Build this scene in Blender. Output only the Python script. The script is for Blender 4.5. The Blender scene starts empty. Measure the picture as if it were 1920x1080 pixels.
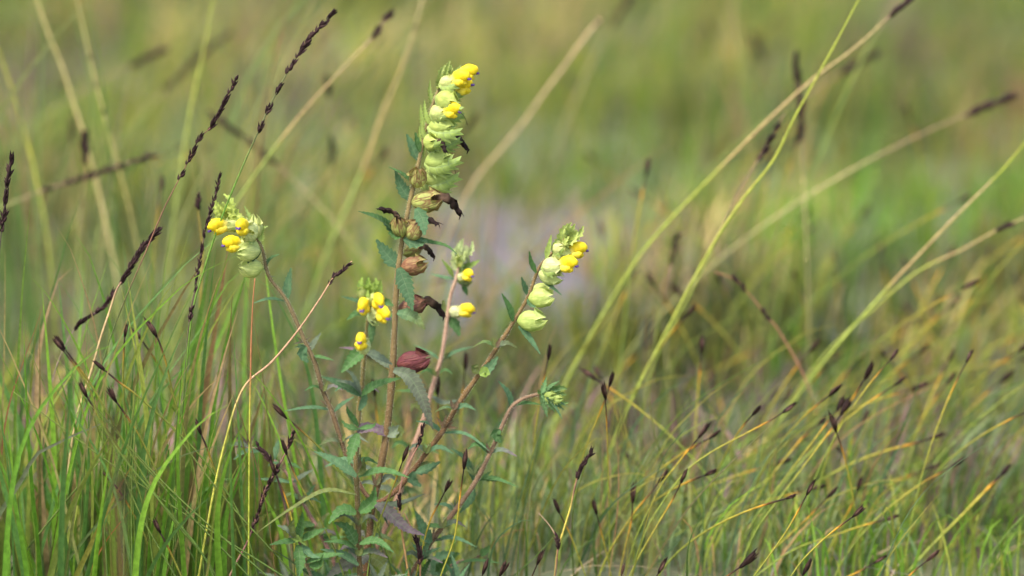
import bpy, math, random
import numpy as np

# ---------------------------------------------------------------- camera, world, sun, exposure
random.seed(11)
rng = np.random.default_rng(11)
S = bpy.context.scene
COL = S.collection
PX = 0.0003                     # metres per photograph pixel at the plant
D = 2.4                         # camera to plant
PITCH = math.radians(12.0)
ZC = 0.193                      # height of the aimed-at point over the ground
CP, SP = math.cos(PITCH), math.sin(PITCH)
CAM = np.array([0.0, -D * CP, ZC + D * SP])
FWD = np.array([0.0, CP, -SP]); UPV = np.array([0.0, SP, CP]); RGT = np.array([1.0, 0, 0])

cd = bpy.data.cameras.new('camera')
cam = bpy.data.objects.new('camera', cd); COL.objects.link(cam)
cam.location = CAM.tolist()
cam.rotation_euler = (math.pi / 2 - PITCH, 0, 0)
cd.lens = 36 * D / (1920 * PX); cd.sensor_width = 36
cd.clip_start = 0.02; cd.clip_end = 500
cd.dof.use_dof = True
cd.dof.focus_distance = D
cd.dof.aperture_fstop = 4.0
S.camera = cam

SUN_EL, SUN_AZ = math.radians(58), math.radians(215)     # azimuth: clockwise from +Y
wd = bpy.data.worlds.new('World'); S.world = wd; wd.use_nodes = True
nt = wd.node_tree; nt.nodes.clear()
sky = nt.nodes.new('ShaderNodeTexSky'); sky.sky_type = 'NISHITA'; sky.sun_disc = False
sky.sun_elevation = SUN_EL; sky.sun_rotation = SUN_AZ
sky.dust_density = 3.5; sky.air_density = 1.0; sky.ozone_density = 1.0
bg = nt.nodes.new('ShaderNodeBackground'); bg.inputs['Strength'].default_value = 0.135
wo = nt.nodes.new('ShaderNodeOutputWorld')
nt.links.new(sky.outputs[0], bg.inputs[0]); nt.links.new(bg.outputs[0], wo.inputs[0])
sl = bpy.data.lights.new('sun', 'SUN'); sl.energy = 1.5; sl.angle = math.radians(12); sl.color = (1.0, 0.96, 0.91)
so = bpy.data.objects.new('sun', sl); COL.objects.link(so)
so.location = (0, -3, 6)
so.rotation_euler = (math.pi / 2 - SUN_EL, 0, math.pi - SUN_AZ)
S.view_settings.view_transform = 'Standard'; S.view_settings.look = 'None'
S.view_settings.exposure = 1.86; S.view_settings.gamma = 1.0
S.view_settings.use_curve_mapping = False
S.render.engine = 'CYCLES'
S.cycles.use_denoising = True
S.cycles.max_bounces = 8
S.cycles.transparent_max_bounces = 8

# ---------------------------------------------------------------- helpers
def nrm(v):
    v = np.asarray(v, float)
    return v / (np.linalg.norm(v) + 1e-12)

def W(px, py, y=0.0):
    """point of the vertical plane Y=y that stands at this place of the photograph"""
    d = FWD * D + RGT * (px - 960) * PX + UPV * (540 - py) * PX
    return CAM + d * ((y - CAM[1]) / d[1])

def gz(x, y):
    """height of the uneven ground"""
    return 0.006 * np.sin(x * 9.1 + 1.3 * np.sin(y * 5.0)) + 0.006 * np.cos(y * 7.3 + 2 * np.sin(x * 4.1)) - 0.008

def smooth(P, n):
    """Catmull-Rom through the points, resampled evenly"""
    P = np.asarray(P, float)
    if len(P) == 2:
        t = np.linspace(0, 1, n)[:, None]
        return P[0] * (1 - t) + P[1] * t
    Q = np.vstack([2 * P[0] - P[1], P, 2 * P[-1] - P[-2]])
    out = []
    for i in range(1, len(Q) - 2):
        t = np.linspace(0, 1, 12, endpoint=False)[:, None]
        a, b, c, d = Q[i - 1], Q[i], Q[i + 1], Q[i + 2]
        out.append(0.5 * (2 * b + (c - a) * t + (2 * a - 5 * b + 4 * c - d) * t ** 2 + (3 * b - a - 3 * c + d) * t ** 3))
    out = np.vstack(out + [P[-1:]])
    s = np.r_[0, np.cumsum(np.linalg.norm(np.diff(out, axis=0), axis=1))]
    q = np.linspace(0, s[-1], n)
    return np.stack([np.interp(q, s, out[:, k]) for k in range(3)], 1)

def plen(P):
    return float(np.sum(np.linalg.norm(np.diff(P, axis=0), axis=1)))

def pxpath(pts, y0=0.0, y1=None, n=None):
    y1 = y0 if y1 is None else y1
    m = len(pts)
    P = [W(p[0], p[1], y0 + (y1 - y0) * i / max(1, m - 1)) for i, p in enumerate(pts)]
    return smooth(P, n or max(8, 5 * m))

def to_ground(P):
    """cut or lengthen a path so that its last point is rooted in the ground"""
    P = np.asarray(P)
    g = gz(P[:, 0], P[:, 1]) - 0.006
    below = np.where(P[:, 2] < g)[0]
    if len(below):
        k = max(2, below[0])
        P = P[:k + 1].copy(); P[-1, 2] = gz(P[-1, 0], P[-1, 1]) - 0.006
        return P
    add = []
    p = P[-1].copy(); d = nrm(P[-1] - P[-2])
    step = max(0.006, plen(P) / len(P))
    for _ in range(80):
        d = nrm(d * 0.85 + np.array([0, 0, -1]) * 0.15)
        p = p + d * step
        lim = gz(p[0], p[1]) - 0.006
        if p[2] <= lim:
            p[2] = lim; add.append(p.copy()); break
        add.append(p.copy())
    return np.vstack([P, add])

class MB:
    def __init__(s):
        s.v, s.f, s.c, s.u, s.n = [], [], [], [], 0
    def add(s, v, f, c, u=None):
        v = np.asarray(v, float).reshape(-1, 3)
        c = np.asarray(c, float)
        if c.ndim == 1: c = np.tile(c[:3], (len(v), 1))
        s.v.append(v); s.c.append(c)
        s.u.append(np.zeros((len(v), 3)) if u is None else np.asarray(u, float))
        k = s.n
        s.f += [tuple(i + k for i in q) for q in f]
        s.n += len(v)
    def tube(s, P, R, col, sides=7, flat=1.0, up=None, cap=True):
        P = np.asarray(P, float); n = len(P)
        R = np.broadcast_to(np.asarray(R, float), (n,))
        col = np.asarray(col, float)
        if col.ndim == 1: col = np.tile(col, (n, 1))
        T = np.gradient(P, axis=0); T = T / (np.linalg.norm(T, axis=1)[:, None] + 1e-12)
        a = np.array(up, float) if up is not None else (np.array([0, 0, 1.0]) if abs(T[0][2]) < 0.8 else np.array([0, -1.0, 0.1]))
        V, U, C = [], [], []
        th = np.arange(sides) / sides * 2 * math.pi
        for i in range(n):
            b = nrm(np.cross(T[i], a)); a = nrm(np.cross(b, T[i]))
            V.append(P[i] + R[i] * (np.cos(th)[:, None] * a + flat * np.sin(th)[:, None] * b))
            U.append(np.stack([th / (2 * math.pi), np.full(sides, i / (n - 1)), np.zeros(sides)], 1))
            C.append(np.tile(col[i], (sides, 1)))
        V = np.vstack(V); U = np.vstack(U); C = np.vstack(C)
        F = []
        for i in range(n - 1):
            for j in range(sides):
                k = (j + 1) % sides
                F.append((i * sides + j, i * sides + k, (i + 1) * sides + k, (i + 1) * sides + j))
        if cap:
            F.append(tuple(range(sides - 1, -1, -1))); F.append(tuple((n - 1) * sides + j for j in range(sides)))
        s.add(V, F, C, U)

WPOS = {}
def mesh_of(name, mb, origin):
    me = bpy.data.meshes.new(name)
    v = np.vstack(mb.v) - origin
    me.from_pydata(v.tolist(), [], mb.f)
    me.polygons.foreach_set('use_smooth', [True] * len(me.polygons))
    a = me.attributes.new('Col', 'FLOAT_COLOR', 'POINT')
    c = np.vstack(mb.c); a.data.foreach_set('color', np.c_[c, np.ones(len(c))].ravel().astype(np.float32))
    a = me.attributes.new('PUV', 'FLOAT_VECTOR', 'POINT')
    a.data.foreach_set('vector', np.vstack(mb.u).ravel().astype(np.float32))
    me.update()
    return me

def link(name, me, mat, parent, origin):
    o = bpy.data.objects.new(name, me); COL.objects.link(o)
    if mat is not None and me is not None and not me.materials: me.materials.append(mat)
    o.location = (np.asarray(origin) - (WPOS[parent.name] if parent else 0)).tolist()
    if parent: o.parent = parent
    WPOS[o.name] = np.array(origin, float)
    return o

def make(name, mb, mat, parent=None, origin=None):
    if origin is None: origin = mb.v[0][0]
    return link(name, mesh_of(name, mb, np.asarray(origin)), mat, parent, origin)

def tag(o, label=None, cat=None, group=None, kind=None):
    if label: o['label'] = label
    if cat: o['category'] = cat
    if group: o['group'] = group
    if kind: o['kind'] = kind
    return o

def thing(name, label, cat, loc, group=None):
    o = bpy.data.objects.new(name, None); COL.objects.link(o)
    o.empty_display_size = 0.01
    o.location = np.asarray(loc).tolist(); WPOS[o.name] = np.array(loc, float)
    return tag(o, label, cat, group)

# ---------------------------------------------------------------- materials
def nd(t, typ, **kw):
    n = t.nodes.new(typ)
    for k, v in kw.items():
        if k.startswith('_'): setattr(n, k[1:], v)
        else: n.inputs[k].default_value = v
    return n

def mth(t, op, a, b=None, c=None):
    n = t.nodes.new('ShaderNodeMath'); n.operation = op
    for i, x in enumerate((a, b, c)):
        if x is None: continue
        if isinstance(x, (int, float)): n.inputs[i].default_value = x
        else: t.links.new(x, n.inputs[i])
    return n.outputs[0]

def mix(t, f, a, b, typ='MIX'):
    n = t.nodes.new('ShaderNodeMix'); n.data_type = 'RGBA'; n.blend_type = typ
    for i, x in ((0, f), (6, a), (7, b)):
        if isinstance(x, (int, float)): n.inputs[i].default_value = x
        elif isinstance(x, tuple): n.inputs[i].default_value = (*x[:3], 1)
        else: t.links.new(x, n.inputs[i])
    return n.outputs[2]

def rng_(t, x, a, b, c, d):
    n = t.nodes.new('ShaderNodeMapRange'); n.clamp = True
    t.links.new(x, n.inputs[0])
    for i, q in enumerate((a, b, c, d)): n.inputs[i + 1].default_value = q
    return n.outputs[0]

def plant_mat(name, rough=0.55, trans=0.3, style=None, var=0.3, mottle=None, spec=0.3, veincol=None, bump=0.4):
    m = bpy.data.materials.new(name); m.use_nodes = True
    t = m.node_tree; t.nodes.clear()
    col = nd(t, 'ShaderNodeAttribute', _attribute_name='Col').outputs['Color']
    puv = nd(t, 'ShaderNodeAttribute', _attribute_name='PUV').outputs['Vector']
    sep = t.nodes.new('ShaderNodeSeparateXYZ'); t.links.new(puv, sep.inputs[0])
    u, v = sep.outputs[0], sep.outputs[1]
    tc = t.nodes.new('ShaderNodeTexCoord')
    n1 = nd(t, 'ShaderNodeTexNoise', Scale=330.0, Detail=4.0); t.links.new(tc.outputs['Object'], n1.inputs['Vector'])
    n2 = nd(t, 'ShaderNodeTexNoise', Scale=1900.0, Detail=3.0); t.links.new(tc.outputs['Object'], n2.inputs['Vector'])
    f = rng_(t, n1.outputs[0], 0.3, 0.7, 1 - var, 1 + var)
    sc = t.nodes.new('ShaderNodeVectorMath'); sc.operation = 'SCALE'
    t.links.new(col, sc.inputs[0]); t.links.new(f, sc.inputs[3])
    c = sc.outputs[0]
    h = n2.outputs[0]
    if mottle:
        k = rng_(t, n2.outputs[0], 0.46, 0.62, 0.0, 0.55)
        c = mix(t, k, c, mottle)
    if style == 'grass':
        w = mth(t, 'SINE', mth(t, 'MULTIPLY', u, 44.0))
        h = mth(t, 'ADD', mth(t, 'MULTIPLY', w, 0.5), mth(t, 'MULTIPLY', n2.outputs[0], 0.4))
        c = mix(t, rng_(t, w, -1, 1, 0.0, 0.35), c, (0.62, 0.66, 0.5), 'MULTIPLY')
    if style == 'leaf':
        a = mth(t, 'ABSOLUTE', mth(t, 'SUBTRACT', u, 0.5))
        ph = mth(t, 'SUBTRACT', v, mth(t, 'MULTIPLY', a, 0.9))
        w = mth(t, 'SINE', mth(t, 'MULTIPLY', ph, 6.2832))      # v counts veins
        vein = rng_(t, w, 0.75, 1.0, 0.0, 0.38)
        mid = rng_(t, a, 0.0, 0.05, 0.5, 0.0)
        c = mix(t, mth(t, 'MAXIMUM', vein, mid), c, (0.17, 0.235, 0.12))
        h = mth(t, 'SUBTRACT', mth(t, 'MULTIPLY', n2.outputs[0], 0.5), mth(t, 'MULTIPLY', mth(t, 'MAXIMUM', vein, mid), 1.5))
    if style == 'calyx':
        cmb = t.nodes.new('ShaderNodeCombineXYZ')
        t.links.new(mth(t, 'MULTIPLY', u, 17.0), cmb.inputs[0]); t.links.new(mth(t, 'MULTIPLY', v, 2.2), cmb.inputs[1])
        ns = nd(t, 'ShaderNodeTexNoise', Scale=1.6, Detail=2.0); t.links.new(cmb.outputs[0], ns.inputs['Vector'])
        av = t.nodes.new('ShaderNodeVectorMath'); av.operation = 'MULTIPLY_ADD'
        t.links.new(ns.outputs['Color'], av.inputs[0]); av.inputs[1].default_value = (0.8, 0.8, 0); t.links.new(cmb.outputs[0], av.inputs[2])
        vo = nd(t, 'ShaderNodeTexVoronoi', _feature='DISTANCE_TO_EDGE', Scale=1.0); t.links.new(av.outputs[0], vo.inputs['Vector'])
        e = rng_(t, vo.outputs['Distance'], 0.0, 0.17, 1.0, 0.0)
        st, vc = veincol
        c = mix(t, mth(t, 'MULTIPLY', e, st), c, vc)
        h = mth(t, 'ADD', mth(t, 'MULTIPLY', e, 0.8), mth(t, 'MULTIPLY', n2.outputs[0], 0.3))
    bp = nd(t, 'ShaderNodeBump', Strength=bump, Distance=0.0004); t.links.new(h, bp.inputs['Height'])
    p = nd(t, 'ShaderNodeBsdfPrincipled', Roughness=rough); p.inputs['Specular IOR Level'].default_value = spec
    t.links.new(c, p.inputs['Base Color']); t.links.new(bp.outputs[0], p.inputs['Normal'])
    out = t.nodes.new('ShaderNodeOutputMaterial')
    if trans > 0:
        tr = t.nodes.new('ShaderNodeBsdfTranslucent')
        t.links.new(mix(t, 0.5, c, (1.25, 1.2, 0.6), 'MULTIPLY'), tr.inputs[0])
        mx = nd(t, 'ShaderNodeMixShader', Fac=trans)
        t.links.new(p.outputs[0], mx.inputs[1]); t.links.new(tr.outputs[0], mx.inputs[2]); t.links.new(mx.outputs[0], out.inputs[0])
    else:
        t.links.new(p.outputs[0], out.inputs[0])
    return m

M = {
    'blade': plant_mat('grass_blade', 0.42, 0.48, 'grass', 0.25, spec=0.2),
    'field': plant_mat('meadow_grass', 0.55, 0.36, None, 0.25, spec=0.08),
    'culm': plant_mat('culm', 0.55, 0.0, None, 0.3, spec=0.15),
    'stem': plant_mat('hairy_stem', 0.75, 0.0, None, 0.25, mottle=(0.19, 0.115, 0.06), bump=0.8, spec=0.08),
    'hair': plant_mat('plant_hair', 0.6, 0.5, None, 0.05),
    'leaf': plant_mat('toothed_leaf', 0.6, 0.28, 'leaf', 0.25, bump=0.7, spec=0.12),
    'bract': plant_mat('bract', 0.6, 0.35, 'leaf', 0.2, bump=0.5),
    'calyx': plant_mat('fresh_calyx', 0.6, 0.3, 'calyx', 0.14, veincol=(0.5, (0.24, 0.33, 0.07)), bump=0.35),
    'ripe': plant_mat('ripe_calyx', 0.65, 0.25, 'calyx', 0.25, veincol=(0.85, (0.16, 0.055, 0.03)), bump=0.6),
    'red': plant_mat('red_calyx', 0.7, 0.15, 'calyx', 0.35, veincol=(0.7, (0.10, 0.02, 0.03)), bump=0.8),
    'petal': plant_mat('yellow_petal', 0.55, 0.25, None, 0.2, bump=0.6),
    'violet': plant_mat('violet_tooth', 0.5, 0.1, None, 0.2),
    'dead': plant_mat('withered', 0.7, 0.05, None, 0.5, bump=1.0, spec=0.12),
    'spike': plant_mat('spikelet', 0.6, 0.0, None, 0.5, mottle=(0.036, 0.019, 0.015), bump=0.8, spec=0.06),
}

# ---------------------------------------------------------------- ground
def ground_material():
    m = bpy.data.materials.new('boggy_soil'); m.use_nodes = True
    t = m.node_tree; b = t.nodes['Principled BSDF']
    tc = t.nodes.new('ShaderNodeTexCoord')
    def noise(s, d=6):
        n = nd(t, 'ShaderNodeTexNoise', Scale=s, Detail=float(d), Roughness=0.65); t.links.new(tc.outputs['Object'], n.inputs['Vector']); return n.outputs[0]
    a, bb, c = noise(3.5), noise(22), noise(160)
    c1 = mix(t, rng_(t, bb, 0.35, 0.65, 0, 1), (0.11, 0.09, 0.08), (0.24, 0.21, 0.20))
    c2 = mix(t, rng_(t, c, 0.4, 0.62, 0, 0.6), c1, (0.09, 0.07, 0.05))
    c2 = mix(t, rng_(t, a, 0.30, 0.5, 0.35, 0.9), c2, (0.10, 0.125, 0.035))
    sx = t.nodes.new('ShaderNodeSeparateXYZ'); t.links.new(tc.outputs['Object'], sx.inputs[0])
    ex = mth(t, 'POWER', mth(t, 'DIVIDE', mth(t, 'ADD', sx.outputs[0], 0.01), 0.12), 2.0)
    ey = mth(t, 'POWER', mth(t, 'DIVIDE', mth(t, 'SUBTRACT', sx.outputs[1], 1.05), 0.30), 2.0)
    rr = mth(t, 'ADD', mth(t, 'ADD', ex, ey), mth(t, 'MULTIPLY', mth(t, 'SUBTRACT', bb, 0.5), 1.6))
    mud = mix(t, rng_(t, c, 0.35, 0.65, 0, 1), (0.095, 0.08, 0.085), (0.175, 0.15, 0.16))
    c3 = mix(t, rng_(t, rr, 0.6, 1.3, 1.0, 0.0), c2, mud)
    t.links.new(c3, b.inputs['Base Color'])
    b.inputs['Roughness'].default_value = 0.7
    bp = nd(t, 'ShaderNodeBump', Strength=0.8, Distance=0.01); t.links.new(mth(t, 'ADD', bb, c), bp.inputs['Height'])
    t.links.new(bp.outputs[0], b.inputs['Normal'])
    return m

def build_ground():
    xs = np.unique(np.r_[np.linspace(-120, -4, 9), np.linspace(-4, 4, 110), np.linspace(4, 120, 9)])
    ys = np.unique(np.r_[np.linspace(-60, -1.5, 7), np.linspace(-1.5, 7, 120), np.linspace(7, 220, 10)])
    X, Y = np.meshgrid(xs, ys)
    v = np.stack([X, Y, gz(X, Y)], -1).reshape(-1, 3)
    nx = len(xs)
    f = [(j * nx + i, j * nx + i + 1, (j + 1) * nx + i + 1, (j + 1) * nx + i) for j in range(len(ys) - 1) for i in range(nx - 1)]
    mb = MB(); mb.add(v, f, (0.1, 0.1, 0.1))
    o = make('ground', mb, ground_material(), None, (0, 0, 0)); o['kind'] = 'structure'
build_ground()

# ---------------------------------------------------------------- meadow grass (nobody could count it)
def vec_blades(name, root, h, lean, w, c0, c1, mat, nseg=5, droop=0.25, label=None):
    n = len(root)
    t = np.linspace(0, 1, nseg + 1)
    pos = np.zeros((n, nseg + 1, 3))
    pos[:, :, :2] = root[:, None, :2] + lean[:, None, :] * (t ** 1.7)[None, :, None]
    dr = droop if np.ndim(droop) else np.full(n, droop)
    pos[:, :, 2] = root[:, None, 2] + h[:, None] * (t[None] - dr[:, None] * t[None] ** 3) / (1 - dr[:, None] * 0.6)
    ang = rng.uniform(0, math.pi, n)
    side = np.stack([np.cos(ang), np.sin(ang), np.zeros(n)], 1)
    wp = w[:, None] * np.clip(1 - t[None] ** 2.2, 0.04, 1) * 0.5
    L = pos - side[:, None] * wp[..., None]; R = pos + side[:, None] * wp[..., None]
    V = np.stack([L, R], 2).reshape(-1, 3)
    C = (c0[:, None] * (1 - t[None, :, None]) + c1[:, None] * t[None, :, None])
    C = np.repeat(C, 2, axis=1).reshape(-1, 3)
    m = (nseg + 1) * 2
    q = np.array([[2 * i, 2 * i + 1, 2 * i + 3, 2 * i + 2] for i in range(nseg)])
    F = (q[None] + (np.arange(n) * m)[:, None, None]).reshape(-1, 4)
    me = bpy.data.meshes.new(name)
    me.vertices.add(len(V)); me.vertices.foreach_set('co', V.ravel().astype(np.float32))
    me.loops.add(F.size); me.loops.foreach_set('vertex_index', F.ravel().astype(np.int32))
    me.polygons.add(len(F)); me.polygons.foreach_set('loop_start', np.arange(0, F.size, 4, dtype=np.int32))
    me.polygons.foreach_set('use_smooth', np.ones(len(F), bool))
    me.update(calc_edges=True)
    a = me.attributes.new('Col', 'FLOAT_COLOR', 'POINT'); a.data.foreach_set('color', np.c_[C, np.ones(len(C))].ravel().astype(np.float32))
    U = np.zeros((n, nseg + 1, 2, 3)); U[:, :, 1, 0] = 1; U[..., 1] = t[None, :, None]
    a = me.attributes.new('PUV', 'FLOAT_VECTOR', 'POINT'); a.data.foreach_set('vector', U.ravel().astype(np.float32))
    o = link(name, me, mat, None, (0, 0, 0))
    return tag(o, label, 'grass', None, 'stuff')

PAL = np.array([[0.095, 0.185, 0.022], [0.190, 0.230, 0.040], [0.115, 0.145, 0.045], [0.140, 0.190, 0.095],
                [0.420, 0.330, 0.160], [0.260, 0.160, 0.085], [0.230, 0.215, 0.050], [0.17, 0.115, 0.115]])
def lf(x, y, s, k):      # cheap smooth value noise
    return 0.5 + 0.25 * (np.sin(x * s + 1.7 * k + 1.9 * np.sin(y * s * 0.8 + k)) + np.sin(y * s * 1.15 + 2.3 * k + 1.7 * np.sin(x * s * 0.9 - k)))

def bare(x, y):          # muddy openings in the sward
    b = 0.85 * np.exp(-(((x + 0.01) / 0.085) ** 2 + ((y - 1.05) / 0.24) ** 2))
    b += 0.45 * np.exp(-(((x + 0.24) / 0.09) ** 2 + ((y - 1.5) / 0.16) ** 2))
    b += 0.3 * np.exp(-(((x - 0.42) / 0.08) ** 2 + ((y - 1.35) / 0.14) ** 2))
    b += 0.25 * np.exp(-(((x + 0.06) / 0.07) ** 2 + ((y - 0.34) / 0.12) ** 2))
    return np.clip(b, 0, 1)

def field(name, n, x0, x1, y0, y1, hmin, hmax, wmin, wmax, weights, label, thin=0.9, spread=0.8):
    nc = n // 14
    cx = rng.uniform(x0, x1, nc); cy = rng.uniform(y0, y1, nc)
    keep = rng.uniform(0, 1, nc) > thin * bare(cx, cy)
    cx, cy = cx[keep], cy[keep]; nc = len(cx)
    ci = rng.integers(0, nc, n)
    x = cx[ci] + rng.normal(0, 0.018, n); y = cy[ci] + rng.normal(0, 0.018, n)
    k = rng.uniform(0, 1, n) > 0.85 * bare(x, y)
    x, y, ci = x[k], y[k], ci[k]; n = len(x)
    wg = np.tile(np.array(weights, float), (nc, 1))
    dry = lf(cx, cy, 5.5, 1.0); lush = lf(cx, cy, 3.2, 2.0)
    wg[:, 4:6] *= (0.15 + 2.2 * dry ** 2)[:, None]; wg[:, 0] *= 0.2 + 2.4 * lush ** 2; wg[:, 7] *= 0.2 + 2 * (1 - lush) ** 2
    wg /= wg.sum(1, keepdims=True)
    cum = np.cumsum(wg, 1)
    pc = (rng.uniform(0, 1, nc)[:, None] > cum).sum(1).clip(0, 7)
    npt = max(8, int((x1 - x0) * (y1 - y0) * 42))
    qx, qy = rng.uniform(x0, x1, npt), rng.uniform(y0, y1, npt)
    near = np.argmin((cx[:, None] - qx[None]) ** 2 + (cy[:, None] - qy[None]) ** 2, axis=1)
    pp = pc[rng.integers(0, nc, npt)]
    pc = np.where(rng.uniform(0, 1, nc) < 0.55, pp[near], pc)
    pi = np.where(rng.uniform(0, 1, n) < 0.75, pc[ci], (rng.uniform(0, 1, n)[:, None] > cum[ci]).sum(1).clip(0, 7))
    c = PAL[pi] * (0.45 + 1.05 * lf(x, y, 6.5, 5.0)[:, None]) * rng.uniform(0.7, 1.3, (n, 1)) * rng.uniform(0.93, 1.07, (n, 3))
    hh = rng.uniform(hmin, hmax, nc)[ci] * rng.uniform(0.45, 1.1, n) * (1 - 0.55 * bare(x, y))
    a = rng.normal(0.4, 1.7, n); r = hh * rng.uniform(0.03, spread, n)
    lean = np.stack([np.cos(a) * r, np.sin(a) * r * 0.8], 1)
    w = rng.uniform(wmin, wmax, n)
    root = np.stack([x, y, gz(x, y) - 0.004], 1)
    tip = c * np.array([1.18, 1.06, 0.85])
    return vec_blades(name, root, hh, lean, w, c * 0.95, tip, M['field'], 5, rng.uniform(0.05, 0.55, n), label)

#                               lush  yel   olive grey  straw brown gold purple
field('tall_meadow_grass', 5500, -1.25, 1.25, 0.35, 3.3, 0.10, 0.23, 0.0010, 0.0022, [2.4, 3.4, 2.0, 2.0, 1.6, 0.4, 1.8, 0.3],
      'sparse taller grass rising above the low meadow behind the flowers', spread=.45)
field('meadow_grass', 66000, -1.25, 1.25, 0.18, 3.3, 0.03, 0.105, 0.0014, 0.0040, [2.4, 2.6, 2.4, 3.2, 0.9, 1.3, 0.8, 1.5],
      'mixed green and straw meadow grass spread over the ground behind the flowers')
field('distant_grass', 26000, -3.2, 3.2, 3.2, 7.5, 0.10, 0.24, 0.003, 0.006, [2.4, 3.0, 2.4, 2.2, 0.9, 0.7, 0.9, 0.5],
      'far olive green meadow grass carpeting the ground towards the horizon', thin=0)
field('low_grass', 4200, -0.62, 0.62, 0.08, 0.30, 0.03, 0.08, 0.0010, 0.0024, [3.4, 2.0, 2.0, 2.4, 0.6, 0.4, 0.5, 0.3],
      'short fine green grass around the foot of the flowering plants', thin=0.6)
field('turf', 7000, -1.0, 1.0, -0.9, 0.04, 0.012, 0.034, 0.0010, 0.0024, [3.4, 2.0, 2.0, 2.4, 0.6, 0.4, 0.5, 0.3],
      'very short green turf on the ground before the flowering plants', thin=0)
def litter():
    n = 5000
    x = rng.uniform(-1.1, 1.1, n); y = rng.uniform(-0.3, 3.0, n)
    root = np.stack([x, y, gz(x, y) + 0.002], 1)
    a = rng.uniform(0, 6.28, n); r = rng.uniform(0.03, 0.12, n)
    c = np.array([[0.34, 0.26, 0.15], [0.2, 0.14, 0.09], [0.25, 0.22, 0.19]])[rng.integers(0, 3, n)] * rng.uniform(0.6, 1.2, (n, 1))
    vec_blades('dead_grass_litter', root, rng.uniform(0.004, 0.03, n), np.stack([np.cos(a) * r, np.sin(a) * r], 1),
               rng.uniform(0.001, 0.0025, n), c, c, M['field'], 4, 0.6, 'dry straw coloured grass litter lying flat on the soil')
litter()

# ---------------------------------------------------------------- leaf, flower and stem builders
TOCAM = nrm(CAM - W(960, 540))

def leaf_mesh(mb, P, width, col, face=0.0, teeth=None, deep=0.35, fold=0.35, tipcol=None, prof='leaf', twist=0.0, fwd=0.7):
    """toothed leaf along the midrib P; face 0 shows the blade to the camera, 90 its edge"""
    L = plen(P)
    if teeth is None: teeth = max(4, int(L / 0.0026))
    ns = teeth * 2 + 1
    P = smooth(P, ns)
    T = np.gradient(P, axis=0); T /= np.linalg.norm(T, axis=1)[:, None]
    base = nrm(P[-1] - P[0])
    perp = nrm(np.cross(base, TOCAM));
    if perp[2] < 0: perp = -perp
    col = np.asarray(col, float); tipcol = col if tipcol is None else np.asarray(tipcol, float)
    V, C, U = [], [], []
    for i in range(ns):
        t = i / (ns - 1)
        a = math.radians(face + twist * t)
        N = math.cos(a) * TOCAM + math.sin(a) * perp
        side = nrm(np.cross(T[i], N)); N = nrm(np.cross(side, T[i]))
        if prof == 'leaf':   w = (min(1, 0.32 + 2.6 * t)) * (1 - t ** 1.9) ** 0.9
        elif prof == 'fan':  w = min(1, 0.30 + 1.9 * t) * (1 - t ** 2.4) ** 0.8
        else:                w = (min(1, 0.45 + 3.2 * t)) * (1 - t) ** 0.75
        w = max(w, 0.015) * width * 0.5
        out = 1.0 if i % 2 else 1.0 - deep
        fw = T[i] * (L / ns * fwd if i % 2 else 0.0)
        puck = N * (0.10 * w if i % 2 else -0.05 * w)
        up = N * fold * w
        V += [P[i] - side * w * out + up + fw, P[i] - side * w * 0.52 * (0.5 + out / 2) + up * 0.4 + puck, P[i],
              P[i] + side * w * 0.52 * (0.5 + out / 2) + up * 0.4 + puck, P[i] + side * w * out + up + fw]
        c = col * (1 - t) + tipcol * t
        C += [c] * 5
        U += [[x, t * teeth, 0] for x in (0.0, 0.25, 0.5, 0.75, 1.0)]
    F = []
    for i in range(ns - 1):
        for j in range(4):
            k = i * 5 + j
            F.append((k, k + 1, k + 6, k + 5))
    mb.add(V, F, C, U)

GREEN = (0.060, 0.130, 0.036); BLUEG = (0.075, 0.145, 0.066); LIME = (0.19, 0.27, 0.055); OLIVE = (0.11, 0.13, 0.035)
GREY = (0.115, 0.14, 0.09); PURP = (0.14, 0.09, 0.11); BRACT = (0.30, 0.38, 0.085); DKG = (0.055, 0.115, 0.035)

def leaf(par, pts, wpx, face=0.0, col=GREEN, y0=0.0, y1=None, name='leaf', mat='leaf', tipcol=None, deep=0.24, fold=0.4, teeth=None, prof='leaf', twist=0.0):
    mb = MB()
    P = pxpath(pts, y0, y1, 12)
    leaf_mesh(mb, P, wpx * (1.38 if wpx < 26 else 1.1) * PX, np.array(col) * random.uniform(0.88, 1.12), face, teeth, deep, fold, tipcol, prof, twist)
    return make(name, mb, M[mat], par, P[0])

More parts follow.
